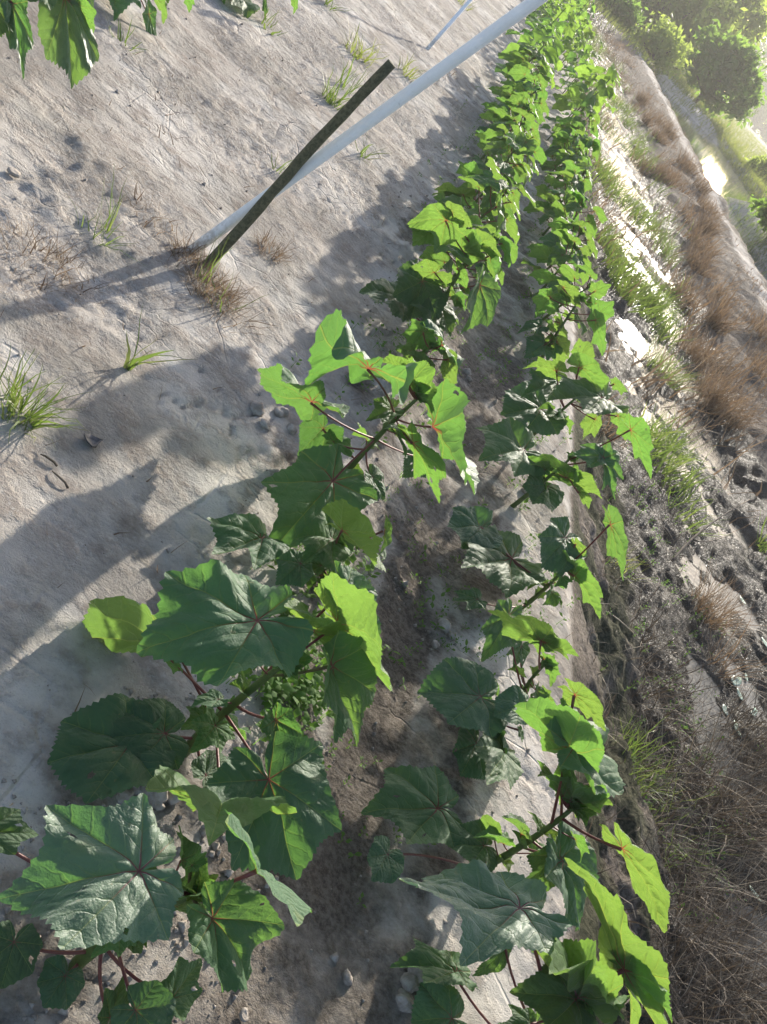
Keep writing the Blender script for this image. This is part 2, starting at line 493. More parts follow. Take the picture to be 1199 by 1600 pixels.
def mat_pipe():
    k = NT('white_pipe')
    P = k.geo('Position')
    sp = k.n('ShaderNodeSeparateXYZ'); k.l(P, sp.inputs[0])
    n = k.noise(P, 7, 5, 0.65); n2 = k.noise(P, 60, 4, 0.65)
    c = k.mix(k.smooth(n, 0.4, 0.65), (0.78, 0.78, 0.76), (0.86, 0.86, 0.85))
    splash = k.math('MULTIPLY', k.smooth(k.math('ADD', sp.outputs[2], k.math('MULTIPLY', n, 0.25)), 0.36, 0.12), k.smooth(n2, 0.35, 0.6))
    c = k.mix(k.math('MULTIPLY', splash, 0.8), c, (0.33, 0.28, 0.22))
    c = k.mix(k.math('MULTIPLY', k.smooth(n2, 0.62, 0.72), 0.4), c, (0.45, 0.43, 0.38))
    return k.done(k.principled(c, 0.45, k.bump(n2, 0.15, 0.003), 0.4))


M['pipe'] = mat_pipe()
M['stick'] = mat_simple('mossy_stick', (0.07, 0.072, 0.038), (0.14, 0.135, 0.078), 90, 0.85, 1.0)
M['green_grass'] = mat_blade('green_grass', (0.045, 0.085, 0.022), (0.085, 0.14, 0.03), (0.24, 0.20, 0.09), (0.26, 0.38, 0.06), 0.40)
M['dry_grass'] = mat_blade('dry_grass', (0.085, 0.055, 0.038), (0.18, 0.125, 0.082), (0.33, 0.27, 0.19), (0.36, 0.24, 0.13), 0.26, 0.65)
M['dead_grass'] = mat_blade('dead_grass', (0.035, 0.027, 0.02), (0.095, 0.073, 0.053), (0.30, 0.25, 0.18), (0.12, 0.09, 0.06), 0.18, 0.75)
M['field_grass'] = mat_blade('field_grass', (0.07, 0.11, 0.03), (0.14, 0.17, 0.05), (0.34, 0.26, 0.12), (0.4, 0.48, 0.08), 0.42)
M['weed'] = mat_simple('weed_leaf', (0.05, 0.11, 0.028), (0.085, 0.15, 0.035), 60, 0.7, spec=0.12, trans=(0.25, 0.5, 0.05), tw=0.35)
M['water'] = mat_water('ditch_water', (0.075, 0.073, 0.062), 0.14, 30, 0.3, 1.18)
M['canal_water'] = mat_water('canal_water', (0.05, 0.055, 0.05), 0.05, 6, 0.05)
M['stone'] = mat_simple('stone', (0.28, 0.24, 0.20), (0.42, 0.37, 0.32), 40, 0.9, 0.8)
M['debris'] = mat_simple('dark_debris', (0.03, 0.032, 0.04), (0.09, 0.09, 0.10), 60, 0.5, 0.5)
M['bark'] = mat_simple('bark', (0.07, 0.05, 0.035), (0.14, 0.11, 0.08), 12, 0.9, 0.8)
M['crown'] = mat_simple('crown_leaves', (0.035, 0.07, 0.02), (0.08, 0.13, 0.035), 1.2, 0.5, trans=(0.26, 0.44, 0.06), tw=0.5, objrand=True)
M['crown_pale'] = mat_simple('pale_crown_leaves', (0.09, 0.13, 0.035), (0.17, 0.20, 0.06), 1.2, 0.5, trans=(0.42, 0.54, 0.09), tw=0.55, objrand=True)
M['straw'] = mat_simple('straw', (0.34, 0.27, 0.18), (0.5, 0.42, 0.3), 40, 0.7)
M['algae'] = mat_simple('floating_scrap', (0.20, 0.30, 0.22), (0.33, 0.42, 0.33), 40, 0.4)


# ------------------------------------------------------------------ object helpers
def mesh_from(name, V, Fc, mat, smooth=True, uvs=None, attrs=None):
    me = bpy.data.meshes.new(name)
    V = np.asarray(V, dtype=np.float32)
    Fa = np.asarray(Fc, dtype=np.int32)
    nv = Fa.shape[1]
    me.vertices.add(len(V)); me.vertices.foreach_set('co', V.ravel())
    me.loops.add(Fa.size); me.loops.foreach_set('vertex_index', Fa.ravel())
    me.polygons.add(len(Fa))
    me.polygons.foreach_set('loop_start', np.arange(0, Fa.size, nv, dtype=np.int32))
    me.polygons.foreach_set('loop_total', np.full(len(Fa), nv, dtype=np.int32))
    if smooth:
        me.polygons.foreach_set('use_smooth', np.ones(len(Fa), dtype=bool))
    me.update(calc_edges=True)
    if uvs is not None:
        for un, arr in uvs.items():
            lay = me.uv_layers.new(name=un)
            lay.data.foreach_set('uv', np.asarray(arr, dtype=np.float32)[Fa.ravel()].ravel())
    if attrs:
        for an, arr in attrs.items():
            at_ = me.attributes.new(an, 'FLOAT', 'POINT')
            at_.data.foreach_set('value', np.asarray(arr, dtype=np.float32))
    if mat is not None:
        me.materials.append(mat)
    me.validate()
    return me


def link(name, me, parent=None, loc=None, mw=None):
    o = bpy.data.objects.new(name, me)
    col.objects.link(o)
    if parent is not None:
        o.parent = parent
    if loc is not None:
        o.location = loc
    if mw is not None:
        o.matrix_local = mw
    return o


def sub_part(o, part):
    """hang o under a part, keeping o's coordinates those of the thing"""
    o.parent = part
    o.matrix_parent_inverse = part.matrix_basis.inverted()
    return o


def tag(o, label=None, cat=None, group=None, kind=None):
    if label: o['label'] = label
    if cat: o['category'] = cat
    if group: o['group'] = group
    if kind: o['kind'] = kind
    return o


def tube(pts, radii, sides=7, cap=True, jitter=0.0):
    pts = [Vector(p) for p in pts]
    V, Fq = [], []
    up = Vector((0.3, 0.2, 1)).normalized()
    for i, p in enumerate(pts):
        a = pts[max(i - 1, 0)]; b = pts[min(i + 1, len(pts) - 1)]
        t = (b - a).normalized()
        if abs(t.dot(up)) > 0.95:
            up2 = Vector((1, 0, 0))
        else:
            up2 = up
        u = t.cross(up2).normalized(); v = t.cross(u)
        for s in range(sides):
            an = 2 * math.pi * s / sides
            r = radii[i] * (1 + jitter * random.uniform(-1, 1))
            V.append(tuple(p + (u * math.cos(an) + v * math.sin(an)) * r))
    for i in range(len(pts) - 1):
        for s in range(sides):
            a = i * sides + s; b = i * sides + (s + 1) % sides
            Fq.append((a, b, b + sides, a + sides))
    if cap:
        n = len(V)
        V.append(tuple(pts[0])); V.append(tuple(pts[-1]))
        l = (len(pts) - 1) * sides
        for s in range(sides):
            Fq.append((n, (s + 1) % sides, s, s))
            Fq.append((n + 1, l + s, l + (s + 1) % sides, l + (s + 1) % sides))
    return V, Fq


def tri_fix(Fq):
    """split quads into triangles, dropping degenerate ones"""
    out = []
    for q in Fq:
        if len(set(q)) == 4:
            out.append((q[0], q[1], q[2])); out.append((q[0], q[2], q[3]))
        else:
            s = []
            for i in q:
                if i not in s: s.append(i)
            out.append(tuple(s[:3]))
    return out


def bez(a, b, c, n):
    return [a * (1 - t) ** 2 + b * 2 * t * (1 - t) + c * t * t for t in [i / n for i in range(n + 1)]]


def tube_mesh(name, pts, radii, mat, sides=7, jitter=0.0):
    V, Fq = tube(pts, radii, sides, True, jitter)
    return mesh_from(name, V, tri_fix(Fq), mat)


# ------------------------------------------------------------------ the setting
def ground_piece(name, i0, i1, j0, j1):
    sub = (slice(j0, j1 + 1), slice(i0, i1 + 1))
    X, Y, Z = GX[sub], GY[sub], GZ[sub]
    nr, nc = X.shape
    V = np.stack([X, Y, Z], -1).reshape(-1, 3)
    idx = np.arange(nr * nc).reshape(nr, nc)
    Fq = np.stack([idx[:-1, :-1], idx[:-1, 1:], idx[1:, 1:], idx[1:, :-1]], -1).reshape(-1, 4)
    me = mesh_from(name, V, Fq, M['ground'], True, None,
                   {'loam_shade': LOAM_SHADE[sub].ravel(), 'wet': WET[sub].ravel(), 'moss': MOSS[sub].ravel(), 'crumb': CRUMB[sub].ravel()})
    return tag(link(name, me), kind='structure')


def xi(v): return int(np.argmin(abs(XS - v)))


ny = len(YS) - 1
i1, i2, i3, i4 = xi(1.36), xi(4.6), xi(5.9), xi(10.5)
ground_piece('vegetable_bed', 0, i1, 0, ny)
ground_piece('ditch_ground', i1, i2, 0, ny)
ground_piece('dike', i2, i3, 0, ny)
ground_piece('canal_bed', i3, i4, 0, ny)
ground_piece('field_ground', i4, len(XS) - 1, 0, ny)


def water(name, x0, x1, y0, y1, z, mat, n=12):
    xs = np.linspace(x0, x1, 6); yy = np.linspace(y0, y1, n)
    X, Y = np.meshgrid(xs, yy)
    V = np.stack([X, Y, X * 0 + z], -1).reshape(-1, 3)
    idx = np.arange(X.size).reshape(X.shape)
    Fq = np.stack([idx[:-1, :-1], idx[:-1, 1:], idx[1:, 1:], idx[1:, :-1]], -1).reshape(-1, 4)
    return tag(link(name, mesh_from(name, V, Fq, mat)), kind='structure')


water('ditch_water', 1.9, 4.3, -1, 41.5, WATER_Z, M['water'])
water('canal_water', 5.9, 10.7, -2, 300, -0.33, M['canal_water'])


# ------------------------------------------------------------------ okra leaf
def leaf_mesh(name, mat, nsec=14, nr=9, depth=0.16, lens=(1, .84, .62, .42), angs=(0, 46, 96, 146), wid=1.0,
              droop=0.3, fold=0.12, cup=0.0, ripple=0.03, puff=0.085, seed=0, scale=1.0, holes=0, cockle=0.005):
    r_ = np.random.default_rng(seed)
    L = list(lens); A = [math.radians(a) for a in angs]
    la = [-a for a in A[:0:-1]] + A
    ll = L[:0:-1] + L
    depth = depth * r_.uniform(.55, 1.5)
    ll = [v * (1 + r_.uniform(-.11, .11)) for v in ll]
    la = [a + r_.uniform(-.10, .10) if abs(a) > .01 else a for a in la]
    # sectors from first vein to last; a basal flap past the last veins
    secs = []
    th, rad, vang, svec = [], [], [], []
    base_end = math.radians(174)
    bl = 0.2 + r_.uniform(-.04, .04)
    pts_a = [-base_end] + la + [base_end]
    pts_l = [bl] + ll + [bl]
    for i in range(len(pts_a) - 1):
        a0, a1 = pts_a[i], pts_a[i + 1]
        l0, l1 = pts_l[i], pts_l[i + 1]
        n = nsec if 0 < i < len(pts_a) - 2 else max(4, nsec // 2)
        n += n % 2
        dp = depth * (1 + r_.uniform(-.3, .3)) if 0 < i < len(pts_a) - 2 else 0.04
        for k in range(n if i < len(pts_a) - 2 else n + 1):
            s = k / n
            a = a0 + (a1 - a0) * s
            l = (l0 + (l1 - l0) * s) * (1 - dp * (0.6 * math.sin(math.pi * s) ** 1.3 + 0.4 * (1 - abs(2 * s - 1) ** 1.6)))
            tooth = (0.022 if k % 2 else -0.018) * (1 + r_.uniform(-.5, .5))
            if k == 0: tooth = 0.02
            l *= 1 + tooth * (1 if nsec >= 8 else .6)
            th.append(a); rad.append(l)
            if i == 0: va = a1
            elif i == len(pts_a) - 2: va = a0
            else: va = a0 if s <= 0.5 else a1
            vang.append(abs(a - va)); svec.append(math.sin(math.pi * s) if 0 < i < len(pts_a) - 2 else math.sin(math.pi * s) * .5)
    th = np.array(th); rad = np.array(rad); vang = np.array(vang); svec = np.array(svec)
    nt = len(th)
    ts = (np.arange(1, nr + 1) / nr) ** 0.85
    T, TH = np.meshgrid(ts, th, indexing='ij')
    R = T * rad[None, :]
    # inner rings lose the teeth
    X = R * np.sin(TH) * wid; Y = R * np.cos(TH)
    Rr = np.hypot(X, Y)
    AL = R * np.cos(vang)[None, :]; DI = R * np.sin(vang)[None, :]
    Z = puff * svec[None, :] ** 0.7 * np.minimum(R * 2.0, 1) * (1 - 0.35 * T)
    ph = r_.uniform(0, 6.28, 4)
    Z = Z + ripple * T ** 2 * (np.sin(TH * 3 + ph[0]) + 0.7 * np.sin(TH * 5 + ph[1]) + 0.4 * np.sin(TH * 11 + ph[2])) * R
    Z = Z + cockle * np.sin((AL - DI * 1.05) * 7.5 * 2 * math.pi - 1.57) * np.clip(DI * 9, 0, 1) * np.clip(R * 2, 0, 1)
    Z = Z + 0.05 * vnoise(X * 3 + seed * 1.7, Y * 3 - seed) + 0.016 * vnoise(X * 9 + seed, Y * 9)
    Z = Z + fold * np.abs(X) + 0 * Z
    if cup:
        Z = Z + cup * Rr ** 2
    # bend down towards the tip and over the sides
    if abs(droop) > 1e-4:
        kk = droop * 1.4
        sgn = np.where(Y > 0, 1.0, 0.35)
        ang = kk * np.abs(Y) * sgn
        Yn = np.sign(Y) * np.sin(np.clip(ang, 0, 2.2)) / (kk * sgn) + np.sign(Y) * Z * np.sin(ang) * (1)
        Zn = -(1 - np.cos(np.clip(ang, 0, 2.2))) / (kk * sgn) + Z * np.cos(ang)
        Y, Z = Yn, Zn
        Z = Z - droop * 0.35 * X ** 2
    V = np.stack([X, Y, Z], -1).reshape(-1, 3)
    V = np.vstack([V, [[0, 0, 0]]]) * scale
    UV = np.vstack([np.stack([AL, DI], -1).reshape(-1, 2), [[0, 0]]])
    idx = np.arange(nr * nt).reshape(nr, nt)
    tris = []
    c = nr * nt
    q = np.stack([idx[:-1, :-1], idx[1:, :-1], idx[1:, 1:], idx[:-1, 1:]], -1)
    keep = np.ones(q.shape[:2], bool)
    for _ in range(holes):
        a = r_.integers(nr // 2, nr - 2); b = r_.integers(nt // 4, 3 * nt // 4)
        keep[a, b:b + r_.integers(1, 3)] = False
    q = q[keep].reshape(-1, 4)
    tri = np.vstack([q[:, [0, 1, 2]], q[:, [0, 2, 3]]])
    ct = np.stack([np.full(nt - 1, c), idx[0, :-1], idx[0, 1:]], -1)
    tri = np.vstack([tri, ct])[:, ::-1]
    return mesh_from(name, V, tri, mat, True, {'vein': UV})


def frame(J, d, n):
    """matrix: local Y along d, local Z along n"""
    y = d.normalized()
    n = (n - y * n.dot(y)).normalized()
    x = y.cross(n)
    return Matrix.Translation(J) @ Matrix((x, y, n)).transposed().to_4x4()


SUNW = Vector((0.22, 0.75, 0.62))
# ------------------------------------------------------------------ okra plants
ORD = ['nearest', 'second', 'third', 'fourth', 'fifth', 'sixth', 'seventh', 'eighth', 'ninth', 'tenth', 'eleventh', 'twelfth',
       'thirteenth', 'fourteenth', 'fifteenth', 'sixteenth', 'seventeenth', 'eighteenth', 'nineteenth', 'twentieth']
N_UP = (0.0, -0.05, 1.0)
N_FL = (-0.25, -0.1, 1.0)      # tipped a little to the left
N_CAM = (0.0, -0.45, 0.9)      # tipped to the camera
N_SUN = (0.25, 0.62, 0.72)     # tipped to the sun
N_BCK = (0.25, 0.93, 0.30)     # almost upright, back turned to the camera
N_RGT = (0.75, 0.35, 0.55)
_leafseed = [100]


def closest_z(px, py, P, lo=0.03, hi=0.62):
    d = ray(px, py)
    t = (P - CAM).dot(d) / d.dot(d)
    z = CAM.z + d.z * t
    return min(max(z, lo), hi)


def young_tip(plant, top, size, seed):
    """cluster of folded young leaves and buds at the growing tip"""
    r = random.Random(seed)
    for k in range(4):
        az = r.uniform(0, 6.28); el = r.uniform(0.5, 1.2)
        d = Vector((math.cos(az) * math.cos(el), math.sin(az) * math.cos(el), math.sin(el)))
        n = Vector((-math.cos(az) * math.sin(el), -math.sin(az) * math.sin(el), math.cos(el)))
        s = size * r.uniform(0.28, 0.5)
        o = link('leaf', YOUNG[(seed + k) % len(YOUNG)], plant)
        o.matrix_local = frame(top - plant.location + d * 0.006, d, n) @ Matrix.Scale(s, 4)
    for k in range(3):
        az = r.uniform(0, 6.28)
        d = Vector((math.cos(az) * .4, math.sin(az) * .4, .85))
        o = link('bud', BUD, plant)
        o.matrix_local = frame(top - plant.location + d * 0.004, d, Vector((d.z, 0, -d.x))) @ Matrix.Scale(size * r.uniform(.09, .15), 4)


def bud_mesh():
    V, Fq = tube([(0, 0, 0), (0, .25, 0), (0, .55, 0), (0, .85, 0), (0, 1.0, 0)], [.16, .32, .36, .2, .03], 7)
    return mesh_from('bud', V, tri_fix(Fq), M['leaf_young'], True, {'vein': np.tile([[0.5, 0.3]], (len(V), 1))})


BUD = bud_mesh()
YOUNG = [leaf_mesh('young_leaf', M['leaf_young'], 8, 5, depth=0.22, fold=f, droop=d, cup=c, seed=40 + i, ripple=.05)
         for i, (f, d, c) in enumerate([(0.9, 0.25, 0.1), (1.3, 0.1, 0.0), (0.7, 0.6, 0.2), (0.5, -0.5, 0.3)])]


SMALL = [leaf_mesh('small_leaf', M['leaf_young' if i % 3 else 'leaf'], 10, 6, depth=0.2, fold=.15 + .1 * i, droop=.2 + .1 * (i % 3), seed=70 + i, ripple=.08) for i in range(6)]


def stem_object(plant, pts, r0, r1, sides=9):
    loc = plant.location
    n = len(pts)
    V, Fq = tube([p - loc for p in pts], [r0 + (r1 - r0) * (i / (n - 1)) * (1.0) * (1 + (0.18 if i % 3 == 1 else 0)) for i in range(n)], sides, True, 0.05)
    return link('stem', mesh_from('stem', V, tri_fix(Fq), M['stem']), plant)


def hero_plant(label, base, top, leaves, r0=0.009, tip=True, tip_size=0.09, topz=None, group=None):
    B = at(*base, 0.0)
    B.z = hz(B.x, B.y) - 0.004
    plant = bpy.data.objects.new('okra_plant', None)
    col.objects.link(plant)
    plant.location = B
    plant.empty_display_size = 0.05
    tag(plant, label, 'okra plant', group)
    zt = topz if topz is not None else closest_z(top[0], top[1], B + Vector((0, 0, 0.3)))
    if topz is None:
        best = None
        for i in range(120):
            z = 0.03 + i * 0.005
            P = at(top[0], top[1], z)
            dd = math.hypot(P.x - B.x, P.y - B.y)
            if best is None or dd < best[0]: best = (dd, z)
        zt = best[1]
    Tp = at(top[0], top[1], zt)
    mid = (B + Tp) / 2 + Vector((random.uniform(-.012, .012), random.uniform(-.012, .012), 0.0))
    pts = bez(B, mid * 2 - (B + Tp) / 2, Tp, 10)
    stem_object(plant, pts, r0, r0 * 0.5)
    for lf in leaves:
        J, T, nv = lf[0], lf[1], lf[2]
        o = lf[3] if len(lf) > 3 else {}
        s = o.get('s', 0.8)
        A = pts[min(10, int(round(s * 10)))]
        z = o['z'] if 'z' in o else closest_z(J[0], J[1], A + Vector((0, 0, 0.04))) + o.get('dz', 0.0)
        Jp = at(J[0], J[1], z)
        if o.get('m') == 'leaf_young' and 0.2 <= nv[1] < 0.72:
            nv = (nv[0], 0.80, 0.55)
        n = Vector(nv).normalized()
        d = ray(*T)
        den = d.dot(n)
        if abs(den) < 0.08:
            den = 0.08 if den >= 0 else -0.08
        Tp2 = CAM + d * ((Jp - CAM).dot(n) / den)
        D = Tp2 - Jp
        L = D.length
        if 'L' in o:
            L = o['L']
        if L > 0.30 or L < 0.02:
            print('LEAF LEN', label, J, round(L, 3))
            L = min(max(L, 0.05), 0.26)
        _leafseed[0] += 1
        sd = _leafseed[0]
        mat = M[o.get('m', 'leaf')]
        me = leaf_mesh('leaf', mat, 18 if L > 0.07 else 8, 11 if L > 0.07 else 6, depth=o.get('dep', 0.06 if o.get('m') == 'leaf_dark' else 0.17), wid=o.get('w', 1.0) * (0.78 if B.y < 1.25 else 0.68), droop=o.get('dr', 0.35) * 0.75,
                       fold=o.get('f', 0.10), cup=o.get('c', 0.0), ripple=o.get('rip', 0.05) * 1.25, seed=sd, cockle=0.008, holes=o.get('holes', random.choice((0, 0, 0, 1, 2))),
                       lens=o.get('lens', (1, .95, .8, .52) if o.get('m') == 'leaf_dark' else (1, .84, .62, .42)))
        lo = link('leaf', me, plant)
        lo.matrix_local = frame(Jp - B, D, n) @ Matrix.Scale(L * o.get('sc', 1.02), 4)
        if 'col' in o:
            lo.color = o['col']
        if o.get('pet', True):
            ctrl = (A + Jp) / 2 + Vector((0, 0, -0.012)) + (Jp - A).cross(Vector((0, 0, 1))) * random.uniform(-.12, .12)
            if 'bow' in o:
                ctrl = (A + Jp) / 2 + Vector((0, 0, o['bow']))
            pp = bez(A - B, ctrl - B, Jp - B - n * 0.002, 7)
            pr = o.get('pr', 0.0026)
            sub_part(link('petiole', tube_mesh('petiole', pp, [pr * 1.25, pr * 1.05, pr, pr * .95, pr * .9, pr * .9, pr, pr * 1.25],
                                      M['petiole_green' if o.get('pg') else 'petiole'], 7)), lo)
    if tip:
        young_tip(plant, pts[-1], tip_size, int(base[0]) + 3)
    # smaller leaves low and high on the stem
    rx = random.Random(int(base[0] * 7 + base[1]))
    for k in range(5 if tip else 0):
        A = pts[rx.randint(3, 9)]
        az = rx.uniform(0, 6.28); el = rx.uniform(.1, .9)
        pl = rx.uniform(.025, .06)
        dd = Vector((math.cos(az) * math.cos(el), math.sin(az) * math.cos(el), math.sin(el)))
        Jp = A + dd * pl
        l3 = link('leaf', SMALL[rx.randrange(6)], plant)
        l3.matrix_local = frame(Jp - B, dd + Vector((0, 0, -.6)), Vector((.2, rx.uniform(.2, .9), .8))) @ Matrix.Scale(rx.uniform(.035, .065), 4)
        sub_part(link('petiole', tube_mesh('petiole', bez(A - B, (A + Jp) / 2 - B + Vector((0, 0, -.004)), Jp - B, 4), [.0018, .0015, .0014, .0014, .0016], M['petiole'], 6)), l3)
    # stipule leaflets along the stem
    for k in range(3):
        q = pts[3 + 2 * k] - B
        az = random.uniform(0, 6.28)
        dd = Vector((math.cos(az), math.sin(az), 0.5))
        l2 = link('leaf', YOUNG[k % 4], plant)
        l2.matrix_local = frame(q + dd * 0.008, dd, Vector((-math.cos(az) * .5, -math.sin(az) * .5, 1))) @ Matrix.Scale(random.uniform(.018, .032), 4)
    return plant


LEFT = 'okra plants of the left row'
RIGHT = 'okra plants of the right row'
FARBED = 'okra plants of the next bed'

# ---- left row, from the camera outwards
hero_plant('large okra plant at the bottom left corner, nearest in the left row', (110, 1515), (300, 1398), [
    ((217, 1362), (2, 1392), (-0.10, -0.15, 1.0), dict(s=.95, w=1.02, dr=.2, f=.14, dep=.13, rip=.08, dz=.05, m='leaf_silver')),
    ((403, 1360), (452, 1374), (0.30, 0.70, 0.62), dict(s=.9, w=1.15, f=.25, dr=.2, m='leaf', rip=.05, dz=.03, L=.062, lens=(1, 1.7, 1.3, .5))),
    ((330, 1435), (415, 1535), (0.25, -0.25, 0.95), dict(s=.95, w=.95, f=.35, dr=.5, rip=.09, pg=1)),
    ((22, 1472), (2, 1545), (-0.2, -0.3, .9), dict(s=.15, w=1.1, m='leaf_dark', dr=.5)),
    ((102, 1525), (72, 1572), N_UP, dict(s=.1, w=1.1, m='leaf_dark', dr=.4, z=.05)),
    ((268, 1560), (318, 1502), (0.1, -0.2, 1), dict(s=.3, w=1.0, m='leaf', dr=.3, bow=-.03)),
    ((212, 1578), (262, 1625), N_CAM, dict(s=.45, w=1.1, m='leaf_dark', dr=.3)),
    ((172, 1590), (196, 1522), N_CAM, dict(s=.3, w=.75, m='leaf', dr=.3)),
    ((-28, 1300), (62, 1298), (-.2, -.2, 1), dict(s=.6, w=1.0, m='leaf', dr=.3)),
    ((300, 1352), (325, 1330), N_CAM, dict(s=.95, w=.8, m='leaf_young', dr=.2, f=.4, pg=1)),
    ((205, 1470), (222, 1490), N_CAM, dict(s=.6, w=.8, m='leaf_young', dr=.4, f=.3, pg=1)),
], r0=0.0105, group=LEFT)

hero_plant('okra plant second from the camera in the left row, big dark leaf', (280, 1183), (440, 1040), [
    ((402, 970), (205, 1000), (-0.25, -0.15, 1.0), dict(s=1.0, w=1.0, dr=.38, f=.02, dep=.20, rip=.10, dz=.06)),
    ((270, 1002), (128, 985), (-0.1, 0.85, .5), dict(s=.45, w=.5, dr=.15, m='leaf', f=.3, dz=.02, bow=-.0)),
    ((258, 1146), (170, 1150), (-.1, -.2, 1), dict(s=.15, w=1.05, m='leaf_dark', dr=.2, f=.05, rip=.02)),
    ((205, 1160), (66, 1190), (-.1, -.1, 1), dict(s=.1, w=.85, m='leaf_dark', dr=.2, z=.055)),
    ((526, 976), (614, 1060), (0.30, 0.75, 0.6), dict(s=.95, w=1.0, f=.30, dr=.3, m='leaf_young', lens=(1, 1.05, 1.0, .5))),
    ((520, 1041), (560, 1160), (0.55, -0.35, 0.75), dict(s=.9, w=.85, f=.55, dr=.3, m='leaf', pg=1, dz=.02)),
    ((541, 918), (604, 985), (0.2, -.1, 1), dict(s=.8, w=1.0, dr=.3, m='leaf')),
    ((490, 985), (462, 928), (0, .3, .9), dict(s=.98, w=.9, m='leaf_young', f=.3)),
    ((432, 1125), (456, 1195), (.3, -.5, .8), dict(s=.6, w=.85, m='leaf', dr=.4)),
    ((420, 1218), (470, 1365), (-0.1, -0.35, 0.9), dict(s=.5, w=1.1, m='leaf_dark', dep=.14, dr=.25, f=.12, dz=.06)),
    ((345, 1262), (285, 1310), (-.3, .3, .8), dict(s=.35, w=.8, m='leaf_young', dr=.2, z=.17)),
    ((322, 1212), (352, 1178), N_UP, dict(s=.25, w=.9, m='leaf_dark', dr=.2, z=.06)),
    ((262, 1022), (272, 1050), (.3, .6, .8), dict(s=.5, w=.9, m='leaf_young', dr=.1, z=.19)),
], r0=0.0105, group=LEFT)

hero_plant('okra plant third from the camera in the left row, above low weeds', (505, 925), (530, 850), [
    ((408, 843), (335, 855), (-.1, .25, 1), dict(s=.35, w=.95, dr=.35, f=.15, dz=.03)),
    ((535, 829), (603, 872), (.25, .6, .75), dict(s=.9, w=.8, dr=.35, f=.35, m='leaf_young', lens=(1, 1.05, 1.0, .5), dz=.05)),
    ((520, 842), (482, 872), (0, .1, 1), dict(s=.9, w=.9, dr=.4, f=.3, m='leaf_young')),
    ((600, 830), (598, 885), (.9, .2, .4), dict(s=.6, w=.6, dr=.3, m='leaf', bow=.02)),
    ((470, 880), (440, 905), N_UP, dict(s=.3, w=1.0, m='leaf', z=.09)),
], r0=0.007, tip_size=.06, group=LEFT)

hero_plant('tall okra plant with long dark red stalks, fourth in the left row', (505, 785), (652, 623), [
    ((520, 752), (430, 855), (-.10, -.30, 1.0), dict(s=.62, w=1.05, dr=.25, f=.03, dep=.22, dz=.02, rip=.06)),
    ((576, 577), (433, 546), (-.05, .50, .86), dict(s=.78, w=.85, sc=1.0, dr=.2, f=.12, dep=.15, rip=.2, dz=.12, bow=.02)),
    ((487, 629), (390, 606), (-.05, .55, .83), dict(s=.55, w=.75, sc=1.0, dr=.1, f=.1, dz=.08, rip=.08)),
    ((675, 667), (750, 746), (.55, .45, .6), dict(s=.85, w=.85, dr=.35, f=.35, m='leaf', pg=0)),
    ((645, 692), (692, 783), (.25, .55, .75), dict(s=.75, w=.85, dr=.2, f=.05, m='leaf_young', holes=3, lens=(1, .75, .55, .35))),
    ((633, 576), (598, 560), (0, .3, .95), dict(s=.95, w=1.0, m='leaf_young', f=.2, dz=.03)),
    ((640, 600), (668, 570), (.2, .4, .9), dict(s=1.0, w=.95, m='leaf_young', f=.4, rip=.1)),
    ((648, 612), (690, 640), (.3, .2, .9), dict(s=1.0, w=.9, m='leaf_young', f=.4, rip=.1)),
    ((520, 690), (556, 700), (0, -.1, 1), dict(s=.5, w=1.1, m='leaf_young')),
    ((505, 670), (478, 695), (0, .8, .5), dict(s=.4, w=.8, m='leaf_dark')),
    ((582, 745), (602, 778), (.2, -.2, .9), dict(s=.5, w=1.1, m='leaf_dark')),
    ((612, 640), (580, 650), N_UP, dict(s=.9, w=.8, m='leaf_young', f=.5)),
    ((660, 715), (640, 735), N_UP, dict(s=.6, w=.9, m='leaf', z=.12)),
], r0=0.010, tip_size=.085, group=LEFT)

hero_plant('small bright okra plant fifth from the camera in the left row', (622, 610), (672, 545), [
    ((700, 562), (704, 612), (.7, .5, .5), dict(s=.8, w=.9, m='leaf_young', dr=.2)),
    ((665, 572), (640, 540), (0, .4, .9), dict(s=.9, w=1.0, m='leaf_young')),
    ((662, 520), (640, 545), (0, .4, .9), dict(s=.95, w=1.0, m='leaf_young', pet=True)),
    ((690, 540), (712, 520), (.2, .2, .9), dict(s=.95, w=.9, m='leaf')),
    ((650, 600), (628, 590), N_UP, dict(s=.4, w=1., m='leaf_young')),
], r0=0.006, tip_size=.06, group=LEFT)

